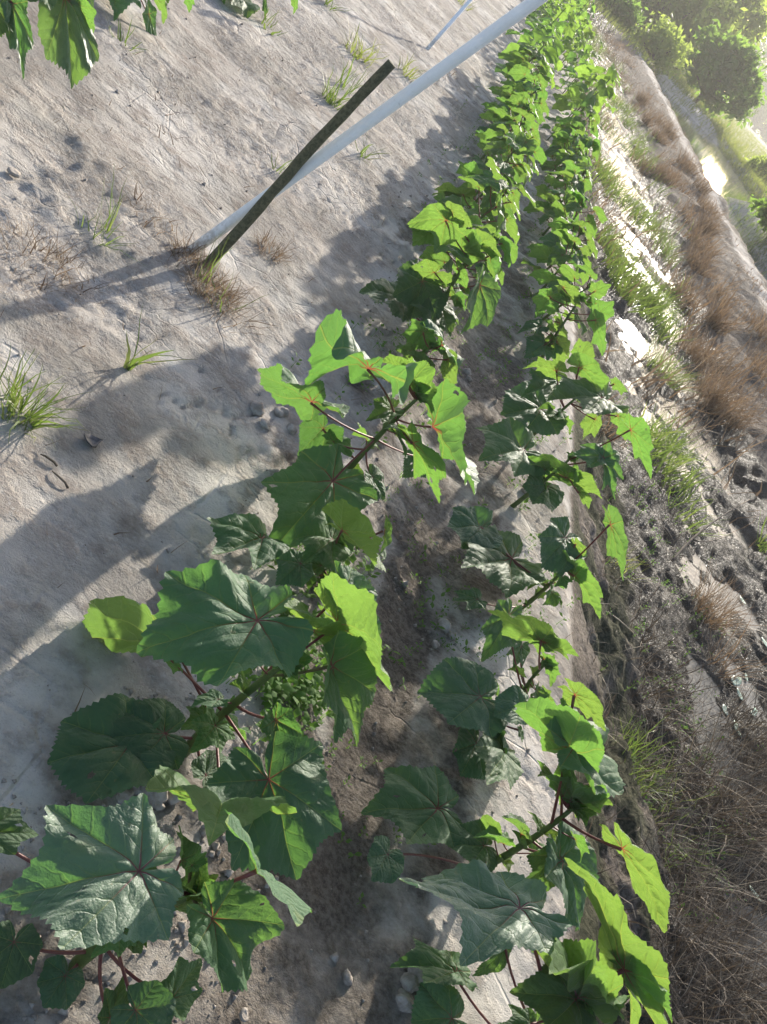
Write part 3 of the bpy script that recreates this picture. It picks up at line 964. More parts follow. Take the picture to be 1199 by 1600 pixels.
hero_plant('bushy okra plant sixth in the left row, drooping leaf on its right', (645, 540), (740, 385), [
    ((750, 445), (738, 525), (.45, -.35, .7), dict(s=.6, w=.95, dr=.4, f=.35, m='leaf')),
    ((697, 345), (652, 372), (-.1, .35, .9), dict(s=.9, w=1.1, dr=.5, f=-.05, dz=.05, m='leaf_young')),
    ((705, 330), (738, 350), (.1, .45, .9), dict(s=.95, w=1.0, dr=.4, m='leaf_young', dz=.05)),
    ((690, 380), (648, 410), (-.1, .3, .95), dict(s=.75, w=1.0, dr=.3, m='leaf')),
    ((680, 425), (640, 440), (-.2, .3, .9), dict(s=.6, w=1.1, dr=.3, m='leaf_young')),
    ((660, 440), (650, 490), (-.1, -.3, .9), dict(s=.4, w=1.1, dr=.3, m='leaf_dark')),
    ((720, 395), (760, 372), (.2, .5, .8), dict(s=.9, w=1.0, m='leaf_young', f=.2)),
    ((715, 420), (730, 450), (.2, .6, .7), dict(s=.8, w=.9, m='leaf_young', f=.2)),
    ((765, 400), (785, 440), (.6, .4, .6), dict(s=.85, w=.8, m='leaf')),
    ((630, 468), (590, 470), (-.1, .1, 1), dict(s=.2, w=.8, m='leaf_dark', z=.1)),
    ((688, 480), (668, 510), N_UP, dict(s=.3, w=1., m='leaf')),
    ((745, 380), (785, 395), (.2, .4, .9), dict(s=1., w=1., m='leaf_young', f=.3)),
], r0=0.010, group=LEFT)

# ---- right row
hero_plant('okra plant nearest in the right row, cut by the bottom of the frame', (775, 1680), (905, 1560), [
    ((812, 1420), (628, 1398), (-.27, .24, .93), dict(s=.65, w=.80, dr=.12, f=-.06, rip=.09, m='leaf_silver', dz=.13, pr=.0036, bow=.03)),
    ((975, 1515), (905, 1332), (.45, .75, .5), dict(s=.85, w=.62, dr=.15, f=.20, m='leaf_young', lens=(1, .8, .6, .9), pr=.0032)),
    ((978, 1518), (1062, 1600), (.45, .70, .5), dict(s=.85, w=.7, dr=.1, f=.2, m='leaf_young', pet=False)),
    ((712, 1522), (618, 1488), (-.15, .45, .9), dict(s=.3, w=.85, dr=.4, f=.2, m='leaf')),
    ((706, 1592), (648, 1590), (-.1, -.1, 1), dict(s=.2, w=1.1, m='leaf_dark')),
    ((900, 1562), (818, 1545), (-.1, -.1, 1), dict(s=1., w=.95, dr=.3, f=.15, m='leaf', pet=False)),
    ((900, 1556), (880, 1455), (.1, .5, .8), dict(s=1., w=.6, dr=.2, f=.3, m='leaf_young', pet=False)),
    ((902, 1560), (938, 1500), (.3, .5, .8), dict(s=1., w=.6, dr=.2, f=.3, m='leaf_young', pet=False)),
    ((790, 1480), (750, 1530), (.5, -.5, .6), dict(s=.5, w=.6, dr=.3, m='leaf')),
    ((900, 1590), (940, 1610), N_UP, dict(s=.9, w=.9, m='leaf')),
    ((830, 1600), (790, 1600), N_UP, dict(s=.8, w=.9, m='leaf')),
], r0=0.009, group=RIGHT)

hero_plant('okra plant second in the right row, thick bare green stem leaning right', (735, 1366), (893, 1265), [
    ((972, 1326), (1046, 1432), (.35, .75, .5), dict(s=.92, w=.72, dr=.2, f=.10, m='leaf_young', dz=.02, pr=.0030)),
    ((888, 1170), (820, 1072), (.12, .90, .42), dict(s=.75, w=1.0, dr=.3, f=.12, m='leaf_young', dz=.06, pr=.003, bow=.0)),
    ((892, 1168), (974, 1168), (.2, .1, 1), dict(s=.75, w=.8, dr=.3, f=.2, m='leaf', pet=False, dz=.06)),
    ((898, 1086), (955, 1140), (.30, .85, .42), dict(s=.9, w=.9, dr=.2, f=.1, m='leaf_young', dz=.05)),
    ((683, 1264), (568, 1262), (-.05, -.1, 1), dict(s=.12, w=1.08, dr=.25, f=.05, m='leaf', rip=.03, dz=.03)),
    ((756, 1322), (712, 1318), N_UP, dict(s=.15, w=1.1, m='leaf_dark', dr=.2)),
    ((606, 1335), (588, 1370), N_UP, dict(s=.1, w=1.2, m='leaf_dark', z=.05)),
    ((865, 1335), (815, 1395), (.2, -.4, .85), dict(s=.5, w=.85, dr=.3, m='leaf')),
    ((880, 1345), (918, 1450), (.3, -.3, .9), dict(s=.6, w=.95, dr=.3, m='leaf_dark')),
    ((880, 1245), (850, 1190), (.1, .5, .85), dict(s=.97, w=.8, dr=.2, f=.2, m='leaf_young')),
    ((885, 1240), (950, 1255), (.2, .4, .9), dict(s=.97, w=.7, dr=.2, f=.3, m='leaf_young')),
    ((890, 1255), (915, 1200), (.2, .6, .8), dict(s=.97, w=.7, dr=.2, f=.3, m='leaf_young')),
    ((845, 1295), (830, 1265), N_UP, dict(s=.7, w=.8, m='leaf_young', z=.2)),
], r0=0.0095, group=RIGHT)

hero_plant('small low okra plant with rounded leaves, third from the camera in the right row', (733, 1158), (772, 1118), [
    ((752, 1088), (670, 1075), (-.1, -.15, 1), dict(s=.8, w=1.1, dr=.2, f=.05, m='leaf_dark', rip=.03, dz=.02)),
    ((745, 1162), (722, 1212), (0, -.2, 1), dict(s=.5, w=1.1, dr=.15, m='leaf_dark', rip=.02)),
    ((770, 1135), (748, 1130), N_UP, dict(s=.9, w=1.1, m='leaf_dark')),
    ((782, 1175), (776, 1212), (.2, .3, .9), dict(s=.6, w=.8, m='leaf')),
    ((815, 1102), (780, 1112), (-.1, -.1, 1), dict(s=.95, w=1.0, m='leaf_dark')),
    ((812, 1140), (818, 1160), N_UP, dict(s=.9, w=.7, m='leaf', z=.1)),
], r0=0.006, tip_size=.04, group=RIGHT)

hero_plant('okra plant with a wide bright leaf over pale soil, fourth in the right row', (800, 1120), (850, 1040), [
    ((846, 1002), (768, 955), (.05, .88, .48), dict(s=.9, w=1.0, dr=.2, f=.1, m='leaf_young', dz=.05)),
    ((848, 1004), (905, 1020), (.2, .85, .5), dict(s=.9, w=.9, dr=.3, f=.2, m='leaf_young', pet=False, dz=.05)),
    ((795, 962), (765, 1022), (-.1, -.35, .9), dict(s=.4, w=.9, dr=.2, m='leaf')),
    ((850, 1030), (870, 1070), (.3, .5, .7), dict(s=.9, w=.8, m='leaf_young', f=.3)),
    ((815, 1010), (805, 1040), N_UP, dict(s=.5, w=.8, m='leaf', z=.1)),
], r0=0.007, group=RIGHT)

hero_plant('okra plant with a leaf hanging over the ditch bank, fifth in the right row', (812, 952), (885, 885), [
    ((800, 872), (728, 886), (-.1, .05, 1), dict(s=.6, w=1.05, dr=.2, f=.1, m='leaf')),
    ((752, 823), (698, 822), (-.05, -.1, 1), dict(s=.6, w=.95, dr=.2, m='leaf_dark')),
    ((745, 937), (710, 936), N_UP, dict(s=.1, w=.8, m='leaf', z=.07)),
    ((898, 900), (942, 955), (.3, .5, .75), dict(s=.95, w=.85, f=.3, m='leaf_young')),
    ((898, 898), (900, 862), (.1, .55, .8), dict(s=.98, w=.8, f=.3, m='leaf_young')),
    ((953, 820), (978, 902), (.55, .6, .45), dict(s=.9, w=.6, dr=.2, f=.2, m='leaf', dz=.05)),
    ((885, 840), (855, 880), (.1, -.3, .9), dict(s=.9, w=1.0, m='leaf_dark')),
    ((900, 850), (912, 875), (.3, .5, .7), dict(s=1., w=.8, m='leaf_young', f=.3)),
    ((870, 930), (880, 950), N_UP, dict(s=.7, w=.8, m='leaf_young', pet=False)),
], r0=0.008, group=RIGHT)

hero_plant('leafy okra plant with a holed blue green leaf, sixth in the right row', (800, 792), (890, 718), [
    ((945, 716), (965, 786), (.2, -.45, .85), dict(s=.9, w=.95, dr=.3, f=.2, m='leaf', dep=.32, holes=2, dz=.03)),
    ((943, 714), (890, 712), (-.1, -.25, 1), dict(s=.9, w=.7, dr=.2, f=.2, m='leaf', pet=False, dz=.03)),
    ((985, 672), (1018, 738), (.45, .5, .6), dict(s=.95, w=.95, dr=.2, f=.15, m='leaf_young', dz=.05)),
    ((885, 746), (818, 715), (.05, .86, .5), dict(s=.85, w=.85, dr=.2, f=.2, m='leaf_young')),
    ((886, 746), (938, 772), (.1, .86, .5), dict(s=.85, w=.85, dr=.2, f=.3, m='leaf_young', pet=False)),
    ((820, 702), (752, 712), (-.1, -.1, 1), dict(s=.5, w=1.05, dr=.3, m='leaf')),
    ((905, 770), (925, 795), (.3, .5, .7), dict(s=.9, w=.8, m='leaf_young', f=.3)),
    ((855, 760), (840, 782), N_UP, dict(s=.4, w=1., m='leaf_dark')),
], r0=0.009, group=RIGHT)

hero_plant('okra plant with overlapping pale topped leaves, seventh in the right row', (820, 690), (900, 622), [
    ((845, 640), (788, 640), (-.1, -.15, 1), dict(s=.6, w=1.0, m='leaf_dark')),
    ((940, 622), (868, 612), (-.1, -.05, 1), dict(s=.95, w=.8, dr=.3, m='leaf', dz=.05)),
    ((905, 575), (960, 590), (.2, .45, .85), dict(s=.95, w=.9, m='leaf_young', dz=.04)),
    ((960, 600), (982, 610), (.2, .4, .9), dict(s=.95, w=1.2, m='leaf_young')),
    ((870, 580), (822, 566), (-.1, .45, .9), dict(s=.8, w=1.1, m='leaf_young', dz=.03)),
    ((870, 600), (815, 600), (-.1, .1, 1), dict(s=.8, w=.5, m='leaf')),
    ((965, 650), (1000, 690), (.5, .5, .6), dict(s=.9, w=.8, m='leaf_young')),
    ((930, 655), (915, 680), (.2, .5, .8), dict(s=.9, w=.8, m='leaf_young')),
    ((905, 560), (925, 530), (.2, .5, .8), dict(s=1., w=.8, m='leaf_young')),
], r0=0.009, group=RIGHT)

hero_plant('okra plant eighth in the right row, one leaf standing over the bank', (845, 562), (905, 470), [
    ((930, 500), (945, 555), (.55, .5, .5), dict(s=.7, w=.65, m='leaf_young', dz=.03)),
    ((870, 535), (880, 570), (.1, .5, .8), dict(s=.5, w=1.1, m='leaf_young')),
    ((860, 465), (840, 490), (-.1, .4, .9), dict(s=.9, w=1.0, m='leaf_young')),
    ((880, 450), (910, 475), (.2, .4, .9), dict(s=.95, w=1.0, m='leaf_young')),
    ((930, 455), (955, 445), (.3, .5, .8), dict(s=1., w=.9, m='leaf_young')),
    ((935, 490), (960, 470), (.3, .5, .8), dict(s=.8, w=.9, m='leaf_young')),
    ((845, 510), (820, 512), N_UP, dict(s=.4, w=.5, m='leaf')),
    ((850, 540), (830, 550), N_UP, dict(s=.4, w=1., m='leaf')),
], r0=0.009, group=RIGHT)

# ---- leaves of the next bed reaching in at the top left
hero_plant('okra plant reaching in at the top left corner, dark glossy leaf hanging down', (-150, 40), (70, -90), [
    ((20, 5), (44, 112), (.35, -.45, .75), dict(s=.6, w=.55, dr=.5, f=.4, m='leaf_silver')),
    ((100, -5), (120, 131), (.25, -.55, .75), dict(s=.7, w=.70, dr=.4, f=.2, m='leaf_silver', rip=.1)),
    ((122, 8), (158, 48), (.2, .5, .8), dict(s=.8, w=.9, m='leaf_young')),
    ((60, -40), (10, -10), N_UP, dict(s=.8, w=.9, m='leaf')),
    ((-20, -10), (-10, 70), N_CAM, dict(s=.5, w=.9, m='leaf')),
], r0=0.009, tip=False, group=FARBED)
hero_plant('okra plant at the top edge right of the corner, thin silvery leaf hanging down', (60, -95), (260, -140), [
    ((232, 22), (242, 92), (.6, -.5, .5), dict(s=.5, w=.45, dr=.4, f=.3, m='leaf_silver')),
    ((235, -25), (268, 28), (.2, .3, .9), dict(s=.7, w=1.1, dr=.4, m='leaf_young')),
    ((290, -15), (300, 18), (.2, .4, .9), dict(s=.8, w=1.0, m='leaf_young')),
    ((180, -40), (190, 8), N_UP, dict(s=.6, w=.9, m='leaf')),
], r0=0.008, tip=False, group=FARBED)
hero_plant('okra plant whose leaf tips just enter along the top edge', (200, -150), (370, -190), [
    ((340, -18), (345, 18), (.2, .4, .9), dict(s=.7, w=1.0, m='leaf_young')),
    ((375, -12), (372, 16), (.2, .2, .9), dict(s=.7, w=1.0, m='leaf')),
    ((412, -5), (418, 32), (.6, -.4, .6), dict(s=.7, w=.4, m='leaf')),
    ((458, -8), (462, 22), (.2, .4, .9), dict(s=.8, w=.6, m='leaf_young')),
], r0=0.008, tip=False, group=FARBED)

# ------------------------------------------------------------------ the okra rows farther off
VAR = {}
for key, (ns, nr_) in {'mid': (8, 5), 'low': (4, 2)}.items():
    for mk, mn in (('leaf', 'leaf'), ('leaf_young', 'leaf_young')):
        VAR[key, mk] = [leaf_mesh('leaf_blade', M[mn], ns, nr_, depth=0.12 + .03 * (i % 4), droop=(.2, .45, .3, .6, .35)[i % 5], fold=(.1, .3, -.05, .2, .45)[i % 5],
                                  ripple=.08, seed=300 + i, wid=(1., .9, 1.05, .85, .95)[i % 5], cockle=.005 if key == 'mid' else 0) for i in range(5)]
SUNH = Vector((sdir.x, sdir.y, 0)).normalized()


def leaf_layout(h, n, r, size):
    """list of (attach height fraction, junction offset, blade direction, normal, size, young?)"""
    out = []
    az = r.uniform(0, 6.28)
    for i in range(n):
        f = 0.22 + 0.78 * (i + .5) / n
        az += 2.4 + r.uniform(-.35, .35)
        el = 0.1 + 0.75 * f + r.uniform(-.2, .2)
        pl = (0.06 + 0.055 * math.sin(math.pi * min(f, .95))) * r.uniform(.75, 1.25) * (h / 0.36)
        dirh = Vector((math.cos(az), math.sin(az), 0))
        J = dirh * pl * math.cos(el) + Vector((0, 0, f * h + pl * math.sin(el)))
        d = (dirh + Vector((r.uniform(-.4, .4), r.uniform(-.4, .4), r.uniform(-.55, .05))) + SUNH * .15)
        nrm = Vector((0, 0, 1)) + SUNH * r.uniform(.2, .95) + Vector((r.uniform(-.3, .3), r.uniform(-.25, .25), 0))
        s = size * (0.65 + 0.5 * math.sin(math.pi * (0.15 + 0.75 * f))) * r.uniform(.8, 1.15)
        out.append((f, J, d, nrm, s, f > .55 or r.random() < .35))
    return out


def row_plant(x, y, h, seed, label, group, lod='mid', n=11, size=.125):
    r = random.Random(seed)
    z = hz(x, y)
    plant = bpy.data.objects.new('okra_plant', None)
    col.objects.link(plant)
    plant.location = (x, y, z - .004)
    plant.empty_display_size = .05
    tag(plant, label, 'okra plant', group)
    lean = Vector((r.uniform(-.05, .05), r.uniform(-.04, .06), 0))
    base = Vector((x, y, z - .004))
    pts = [base + lean * (t * t) + Vector((0, 0, h * t)) for t in [i / 8 for i in range(9)]]
    stem_object(plant, pts, .0085, .0045, 7)
    for (f, J, d, nrm, s, yg) in leaf_layout(h, n, r, size):
        A = lean * (f * f) + Vector((0, 0, f * h))
        J = J + lean * (f * f)
        vs_ = VAR[lod, 'leaf_young' if yg else 'leaf']
        o = link('leaf', vs_[r.randrange(5)], plant)
        o.matrix_local = frame(J, d, nrm) @ Matrix.Scale(s, 4)
        pp = bez(A, (A + J) / 2 + Vector((0, 0, -.01)), J, 4)
        sub_part(link('petiole', tube_mesh('petiole', pp, [.003, .0025, .0024, .0024, .003], M['petiole'], 5)), o)
    young_tip(plant, pts[-1], .07, seed)
    return plant


k = 6
for i, y in enumerate(np.arange(3.85, 9.2, .44)):
    yy = y + random.uniform(-.06, .06)
    row_plant(.47 + random.uniform(-.04, .04), yy, random.uniform(.30, .44), 500 + i,
              '%s okra plant from the camera in the left row' % ORD[k], LEFT, 'mid', 14, .108)
    k += 1
k = 8
for i, y in enumerate(np.arange(4.55, 9.2, .42)):
    yy = y + random.uniform(-.06, .06)
    row_plant(1.07 + random.uniform(-.04, .04), yy, random.uniform(.28, .42), 600 + i,
              '%s okra plant from the camera in the right row' % ORD[k], RIGHT, 'mid', 13, .104)
    k += 1


def far_plant_mesh(seed, h, n, size):
    """a whole plant too far off to show its parts: stem and leaves in one mesh"""
    r = random.Random(seed)
    Vs, Fs, UV, MI = [], [], [], []
    off = 0
    V, Fq = tube([(0, 0, 0), (0.01, 0, h * .5), (0, .01, h)], [.008, .006, .004], 5)
    t = tri_fix(Fq)
    Vs.append(np.array(V)); Fs.append(np.array(t)); UV.append(np.tile([[.5, .2]], (len(V), 1))); MI += [1] * len(t)
    off = len(V)
    for (f, J, d, nrm, s, yg) in leaf_layout(h, n, r, size):
        me = VAR['low', 'leaf'][r.randrange(5)]
        co = np.empty(len(me.vertices) * 3, np.float32); me.vertices.foreach_get('co', co); co = co.reshape(-1, 3)
        fa = np.empty(len(me.loops), np.int32); me.loops.foreach_get('vertex_index', fa); fa = fa.reshape(-1, 3)
        mw = np.array(frame(J, d, nrm) @ Matrix.Scale(s, 4))
        co = co @ mw[:3, :3].T + mw[:3, 3]
        Vs.append(co); Fs.append(fa + off); UV.append(np.tile([[.5, .2]], (len(co), 1))); MI += [2 if (yg or r.random() < .5) else 0] * len(fa)
        off += len(co)
    me = mesh_from('okra_plant', np.vstack(Vs), np.vstack(Fs), M['leaf'], True, {'vein': np.vstack(UV)})
    me.materials.append(M['stem']); me.materials.append(M['leaf_far'])
    me.polygons.foreach_set('material_index', np.array(MI, np.int32))
    return me


FARP = [far_plant_mesh(800 + i, .36 + .02 * i, 9 + i % 4 * 2, .10 + .01 * (i % 3)) for i in range(7)]
for x0, y0, lab, grp in ((.47, 9.3, 'okra plant too far off to tell from its neighbours, far left row', 'far okra plants of the left row'),
                         (1.07, 9.3, 'okra plant too far off to tell from its neighbours, far right row', 'far okra plants of the right row')):
    y = y0
    i = 0
    while y < 41:
        x = x0 + random.uniform(-.09, .09)
        o = link('okra_plant', FARP[random.randrange(7)])
        o.location = (x, y, hz(x, y))
        o.rotation_euler = (0, 0, random.uniform(-1, 1) * .5 + random.choice((0, 2.1, 4.2)))
        o.scale = (1, 1, 1) if True else None
        s = random.choice((.6, .85, 1., 1.1, 1.3)) * random.uniform(.9, 1.1); o.scale = (s, s, s * random.uniform(.85, 1.2))
        tag(o, lab, 'okra plant', grp)
        y += random.uniform(.34, .8)
        i += 1

# ------------------------------------------------------------------ poles
def pole(name, base, tips, rad, mat, label, cat, sides=14, jitter=0.0, n=10, bend=0.0):
    B = at(*base, 0.0); B.z = hz(B.x, B.y)
    T = at(*tips[0], tips[1])
    d = (T - B)
    P = [d * t + Vector((0, 0, 0)) for t in [-.06 + (1.06 + tips[2]) * i / n for i in range(n + 1)]]
    P = [p + Vector((bend * math.sin(i * .55), bend * math.cos(i * .8), 0)) for i, p in enumerate(P)]
    me = tube_mesh(name, P, [rad * (1 - .12 * i / n) if jitter else rad for i in range(n + 1)], mat, sides, jitter)
    return tag(link(name, me, None, B), label, cat)


pole('white_pipe', (304, 388), ((836, 2), 1.13, .5), .0172, M['pipe'], 'white plastic pipe leaning right, planted in a dry tuft on the bed', 'pole', 24)
pole('wooden_stick', (323, 414), ((611, 97), .79, 0), .0165, M['stick'], 'dark mossy wooden stick crossing the white pipe, its top cut off', 'stick', 10, .12, 14, .003)
pole('white_pipe', (666, 79), ((738, -3), .45, 1.2), .016, M['pipe'], 'thin white pipe standing farther along the bed at the top edge', 'pole', 14)


# ------------------------------------------------------------------ grass
def blades(n, rad, h, lean=.5, w=.003, seed=0, segs=4, curve=.6, hvar=.5, center=(0, 0), aim=None, spread=None, ground=None):
    """returns V, F, tone: n curved tapering blades rooted in a disc"""
    r = np.random.default_rng(seed)
    if spread is None:
        a = r.uniform(0, 6.28, n); q = rad * np.sqrt(r.uniform(0, 1, n))
        bx, by = center[0] + q * np.cos(a), center[1] + q * np.sin(a)
    else:
        bx, by = spread
        n = len(bx)
    az = r.uniform(0, 6.28, n)
    if spread is None and rad > 0:
        az = np.where(r.uniform(0, 1, n) < .6, np.arctan2(by - center[1], bx - center[0]) + r.normal(0, .5, n), az)
    if aim is not None:
        az = aim[0] + r.normal(0, aim[1], n)
    L = h * (1 - hvar * r.uniform(0, 1, n))
    le = lean * r.uniform(.3, 1.3, n)
    cu = curve * r.uniform(.2, 1.4, n)
    bz = np.zeros(n) if ground is None else ground(bx, by)
    wv = w * np.clip(r.gamma(4, .25, n), .35, 2.4)
    kink = r.normal(0, .28, (segs + 1, n)); kinkv = r.normal(0, .16, (segs + 1, n))
    ts = np.linspace(0, 1, segs + 1)
    V = np.zeros((n, segs + 1, 2, 3))
    px_, py_, pz_ = bx.copy(), by.copy(), bz - .005
    sa = az + math.pi / 2 + r.normal(0, .6, n)
    for s, t in enumerate(ts):
        ww = wv * (1 - t) ** .7 + .0002
        for e, sg in enumerate((-1, 1)):
            V[:, s, e, 0] = px_ + sg * ww * np.cos(sa)
            V[:, s, e, 1] = py_ + sg * ww * np.sin(sa)
            V[:, s, e, 2] = pz_
        ang = le + cu * t + kinkv[s]
        az = az + kink[s]
        st = L / segs
        px_ = px_ + st * np.sin(ang) * np.cos(az); py_ = py_ + st * np.sin(ang) * np.sin(az); pz_ = pz_ + st * np.cos(ang)
    idx = np.arange(n * (segs + 1) * 2).reshape(n, segs + 1, 2)
    Fq = np.stack([idx[:, :-1, 0], idx[:, :-1, 1], idx[:, 1:, 1], idx[:, 1:, 0]], -1).reshape(-1, 4)
    tone = np.repeat(r.uniform(0, 1, n), (segs + 1) * 2)
    return V.reshape(-1, 3), Fq, tone


def tuft(px, n, rad, h, mat, label, lean=.5, w=.002, seed=1, curve=.6, name='grass_tuft', cat='grass tuft', group=None, z=0.0, P=None, aim=None, segs=4):
    if P is None:
        P = at(px[0], px[1], z)
    g = hz(P.x, P.y)
    if name == 'dry_grass_clump':
        h *= .85; lean *= 1.3; n = int(n * .7)
    V, Fq, tone = blades(n, rad, h, lean, w, seed, segs, curve, aim=aim)
    o = link(name, mesh_from(name, V, Fq, M[mat], True, None, {'tone': tone}), None, (P.x, P.y, g))
    return tag(o, label, cat, group)


tuft((28, 655), 70, .035, .15, 'green_grass', 'thick green grass tuft at the left edge of the bed', .6, .0018, 11, .9)
tuft((8, 625), 30, .03, .14, 'green_grass', 'sparser green grass tuft cut by the left edge', .5, .0016, 12, .7)
tuft((150, 365), 32, .05, .13, 'green_grass', 'low green grass tuft left of the white pipe', .8, .0018, 13, .6)
tuft((170, 352), 7, .02, .2, 'green_grass', 'few long upright grass blades left of the white pipe', .4, .0018, 14, .5)
tuft((60, 405), 420, .10, .11, 'dry_grass', 'dry brown matted grass clump near the left edge', 1.1, .001, 15, .7, 'dry_grass_clump')
tuft((120, 435), 160, .08, .09, 'dry_grass', 'sparse dry roots right of the matted brown clump', 1.2, .001, 16, .5, 'dry_grass_clump')
tuft((292, 402), 300, .05, .11, 'dry_grass', 'brown dry grass round the foot of the white pipe', .9, .001, 17, .8, 'dry_grass_clump')
tuft((330, 455), 620, .075, .13, 'dry_grass', 'reddish dry grass clump in front of the two poles', .9, .001, 18, .8, 'dry_grass_clump')
tuft((345, 480), 260, .10, .13, 'dry_grass', 'flattened dry straw below the reddish clump', 1.3, .001, 19, .3, 'dry_grass_clump')
tuft((312, 440), 9, .025, .2, 'green_grass', 'fresh green blades growing in the reddish dry clump', .4, .0022, 20, .6)
tuft((350, 480), 8, .03, .16, 'green_grass', 'short green blades below the reddish dry clump', .9, .002, 21, .6)
tuft((425, 395), 380, .06, .10, 'dry_grass', 'small dry brown clump right of the wooden stick', 1.0, .001, 22, .7, 'dry_grass_clump')
tuft((520, 160), 55, .07, .17, 'green_grass', 'green grass tuft beyond the tip of the wooden stick', .6, .003, 23, .7)
tuft((540, 140), 25, .06, .22, 'green_grass', 'upright green grass behind the tip of the wooden stick', .4, .003, 24, .7)
tuft((562, 245), 18, .04, .17, 'green_grass', 'thin green grass sprig right below the white pipe', .9, .003, 25, .5)
tuft((560, 88), 60, .10, .22, 'field_grass', 'pale straggly grass tuft near the top of the bed', .8, .003, 26, .6)
tuft((632, 116), 40, .08, .2, 'field_grass', 'yellow green grass tuft at the foot of the far white pipe', .8, .003, 27, .6)
tuft((198, 575), 9, .008, .20, 'green_grass', 'single bright grass sprig on the pale soil', .5, .003, 28, .7, aim=(1.9, .9))
tuft((430, 268), 8, .02, .13, 'green_grass', 'small green sprig behind the wooden stick', .5, .0025, 29, .5)
tuft((230, 340), 140, .09, .10, 'dry_grass', 'scattered dry stalks on the bed between tuft and pipe', 1.25, .001, 30, .4, 'dry_grass_clump')
tuft((255, 215), 45, .08, .10, 'dry_grass', 'small dry tuft in the middle of the open soil', 1.1, .0012, 31, .6, 'dry_grass_clump')
tuft((195, 72), 14, .05, .10, 'green_grass', 'tiny green weeds near the top left leaves', .7, .003, 32, .5)
tuft((420, 42), 16, .06, .14, 'green_grass', 'tiny green weeds below the top edge', .7, .003, 33, .5)
tuft((720, 6), 30, .1, .22, 'field_grass', 'grass tuft by the far white pipe at the top edge', .7, .004, 34, .6)
tuft((505, 3), 20, .08, .2, 'green_grass', 'small green tuft cut by the top edge', .7, .004, 35, .6)
tuft((705, 118), 40, .07, .1, 'dry_grass', 'dark dry tuft on the soil under the white pipe', .9, .002, 36, .7, 'dry_grass_clump')
tuft((650, 520), 30, .05, .14, 'green_grass', 'green grass at the foot of the bushy left row plant', .8, .002, 37, .8)
tuft((700, 500), 30, .05, .14, 'green_grass', 'green grass right of the bushy left row plant', .8, .002, 38, .8)

# ditch grass
DRYG = 'dry grass tussocks along the ditch'


def tussock(px, z, n, rad, h, mat, label, seed, lean=.5, w=.0022, curve=.7, aim=None):
    P = at(px[0], px[1], z)
    return tuft(None, n, rad, h, mat, label, lean, w, seed, curve, 'grass_tussock', 'grass tussock', DRYG, P=P, aim=aim, segs=5)


W_ = 3.6   # blades lean back to the bank
tussock((1040, 1560), -.33, 170, .22, .36, 'dead_grass', 'tangled dry grass at the bottom right corner', 50, .9, .0014, .9)
tussock((1110, 1440), -.33, 190, .22, .36, 'dead_grass', 'matted brown straw below the nearest ditch puddle', 51, .9, .0014, .9)
tussock((1175, 1560), -.33, 150, .2, .4, 'dead_grass', 'brown grass cut by the right edge near the bottom', 52, .7, .0016, .8)
tussock((1130, 1255), -.33, 330, .22, .42, 'dead_grass', 'dense rusty dry tussock at the right edge, lower half', 53, .6, .0015, .9)
tussock((1185, 1170), -.34, 250, .2, .42, 'dead_grass', 'rusty dry tussock behind the dense one at the right edge', 54, .6, .0015, .8)
tussock((1060, 1290), -.30, 90, .16, .24, 'green_grass', 'thin greenish grass at the foot of the mossy bank', 55, .7, .0016, .8)
tussock((1000, 1190), -.27, 120, .12, .2, 'green_grass', 'short green grass low on the mossy bank', 56, .7, .0016, .7)
tussock((1105, 960), -.36, 260, .13, .3, 'dry_grass', 'small dry tussock beside the glinting mud', 57, .6, .0016, .7)
tussock((1125, 1045), -.36, 60, .1, .36, 'dry_grass', 'dark bent stalks standing in the mud', 58, .8, .0022, .5)
tussock((1120, 640), -.34, 520, .26, .48, 'dry_grass', 'large rusty dry tussock on the far side of the ditch', 59, .55, .0022, .8)
tussock((1185, 600), -.25, 320, .28, .42, 'dry_grass', 'dry tussock right behind the large rusty one', 60, .6, .0022, .8)
tussock((1090, 560), -.34, 320, .24, .42, 'dry_grass', 'rusty tussock beyond the large one', 61, .55, .0024, .8)
tussock((1035, 580), -.35, 220, .2, .34, 'green_grass', 'green grass clump in the ditch before the rusty tussocks', 62, .6, .0024, .7)
tussock((1055, 700), -.36, 130, .15, .25, 'green_grass', 'green grass patch at the edge of the grey puddle', 63, .7, .0022, .7)
tussock((1065, 800), -.36, 70, .16, .26, 'green_grass', 'sparse green shoots in the glinting mud', 64, .7, .0026, .6)
tussock((1195, 870), -.36, 60, .12, .36, 'green_grass', 'bright green grass at the right edge beside the puddle', 65, .6, .003, .6)
tussock((955, 650), -.12, 200, .18, .22, 'dry_grass', 'low dry grass on the upper bank behind the right row', 66, .8, .0018, .8)
tussock((1010, 460), -.35, 300, .25, .36, 'green_grass', 'green grass clump halfway up the ditch', 67, .6, .0028, .7)
tussock((985, 870), -.2, 60, .1, .14, 'field_grass', 'short sparse grass on the bank slope', 68, .8, .0016, .7)

rt = random.Random(77)
for i in range(16):
    yy = 7.5 + 1.25 * i + rt.uniform(-.4, .4)
    xx = rt.uniform(3.7, 4.75)
    tuft(None, rt.randint(160, 320), rt.uniform(.14, .26), rt.uniform(.3, .5), 'dry_grass', 'dry rusty grass tussock on the near slope of the earth dike', .55, .0035, 120 + i, .8,
         'grass_tussock', 'grass tussock', 'dry tussocks on the dike slope', P=Vector((xx, yy, 0)), segs=4)
# the bulk of the ditch and dike grass nobody could count
def scatter(n, fx, fy, seed):
    r = np.random.default_rng(seed)
    return fx(r, n), fy(r, n)


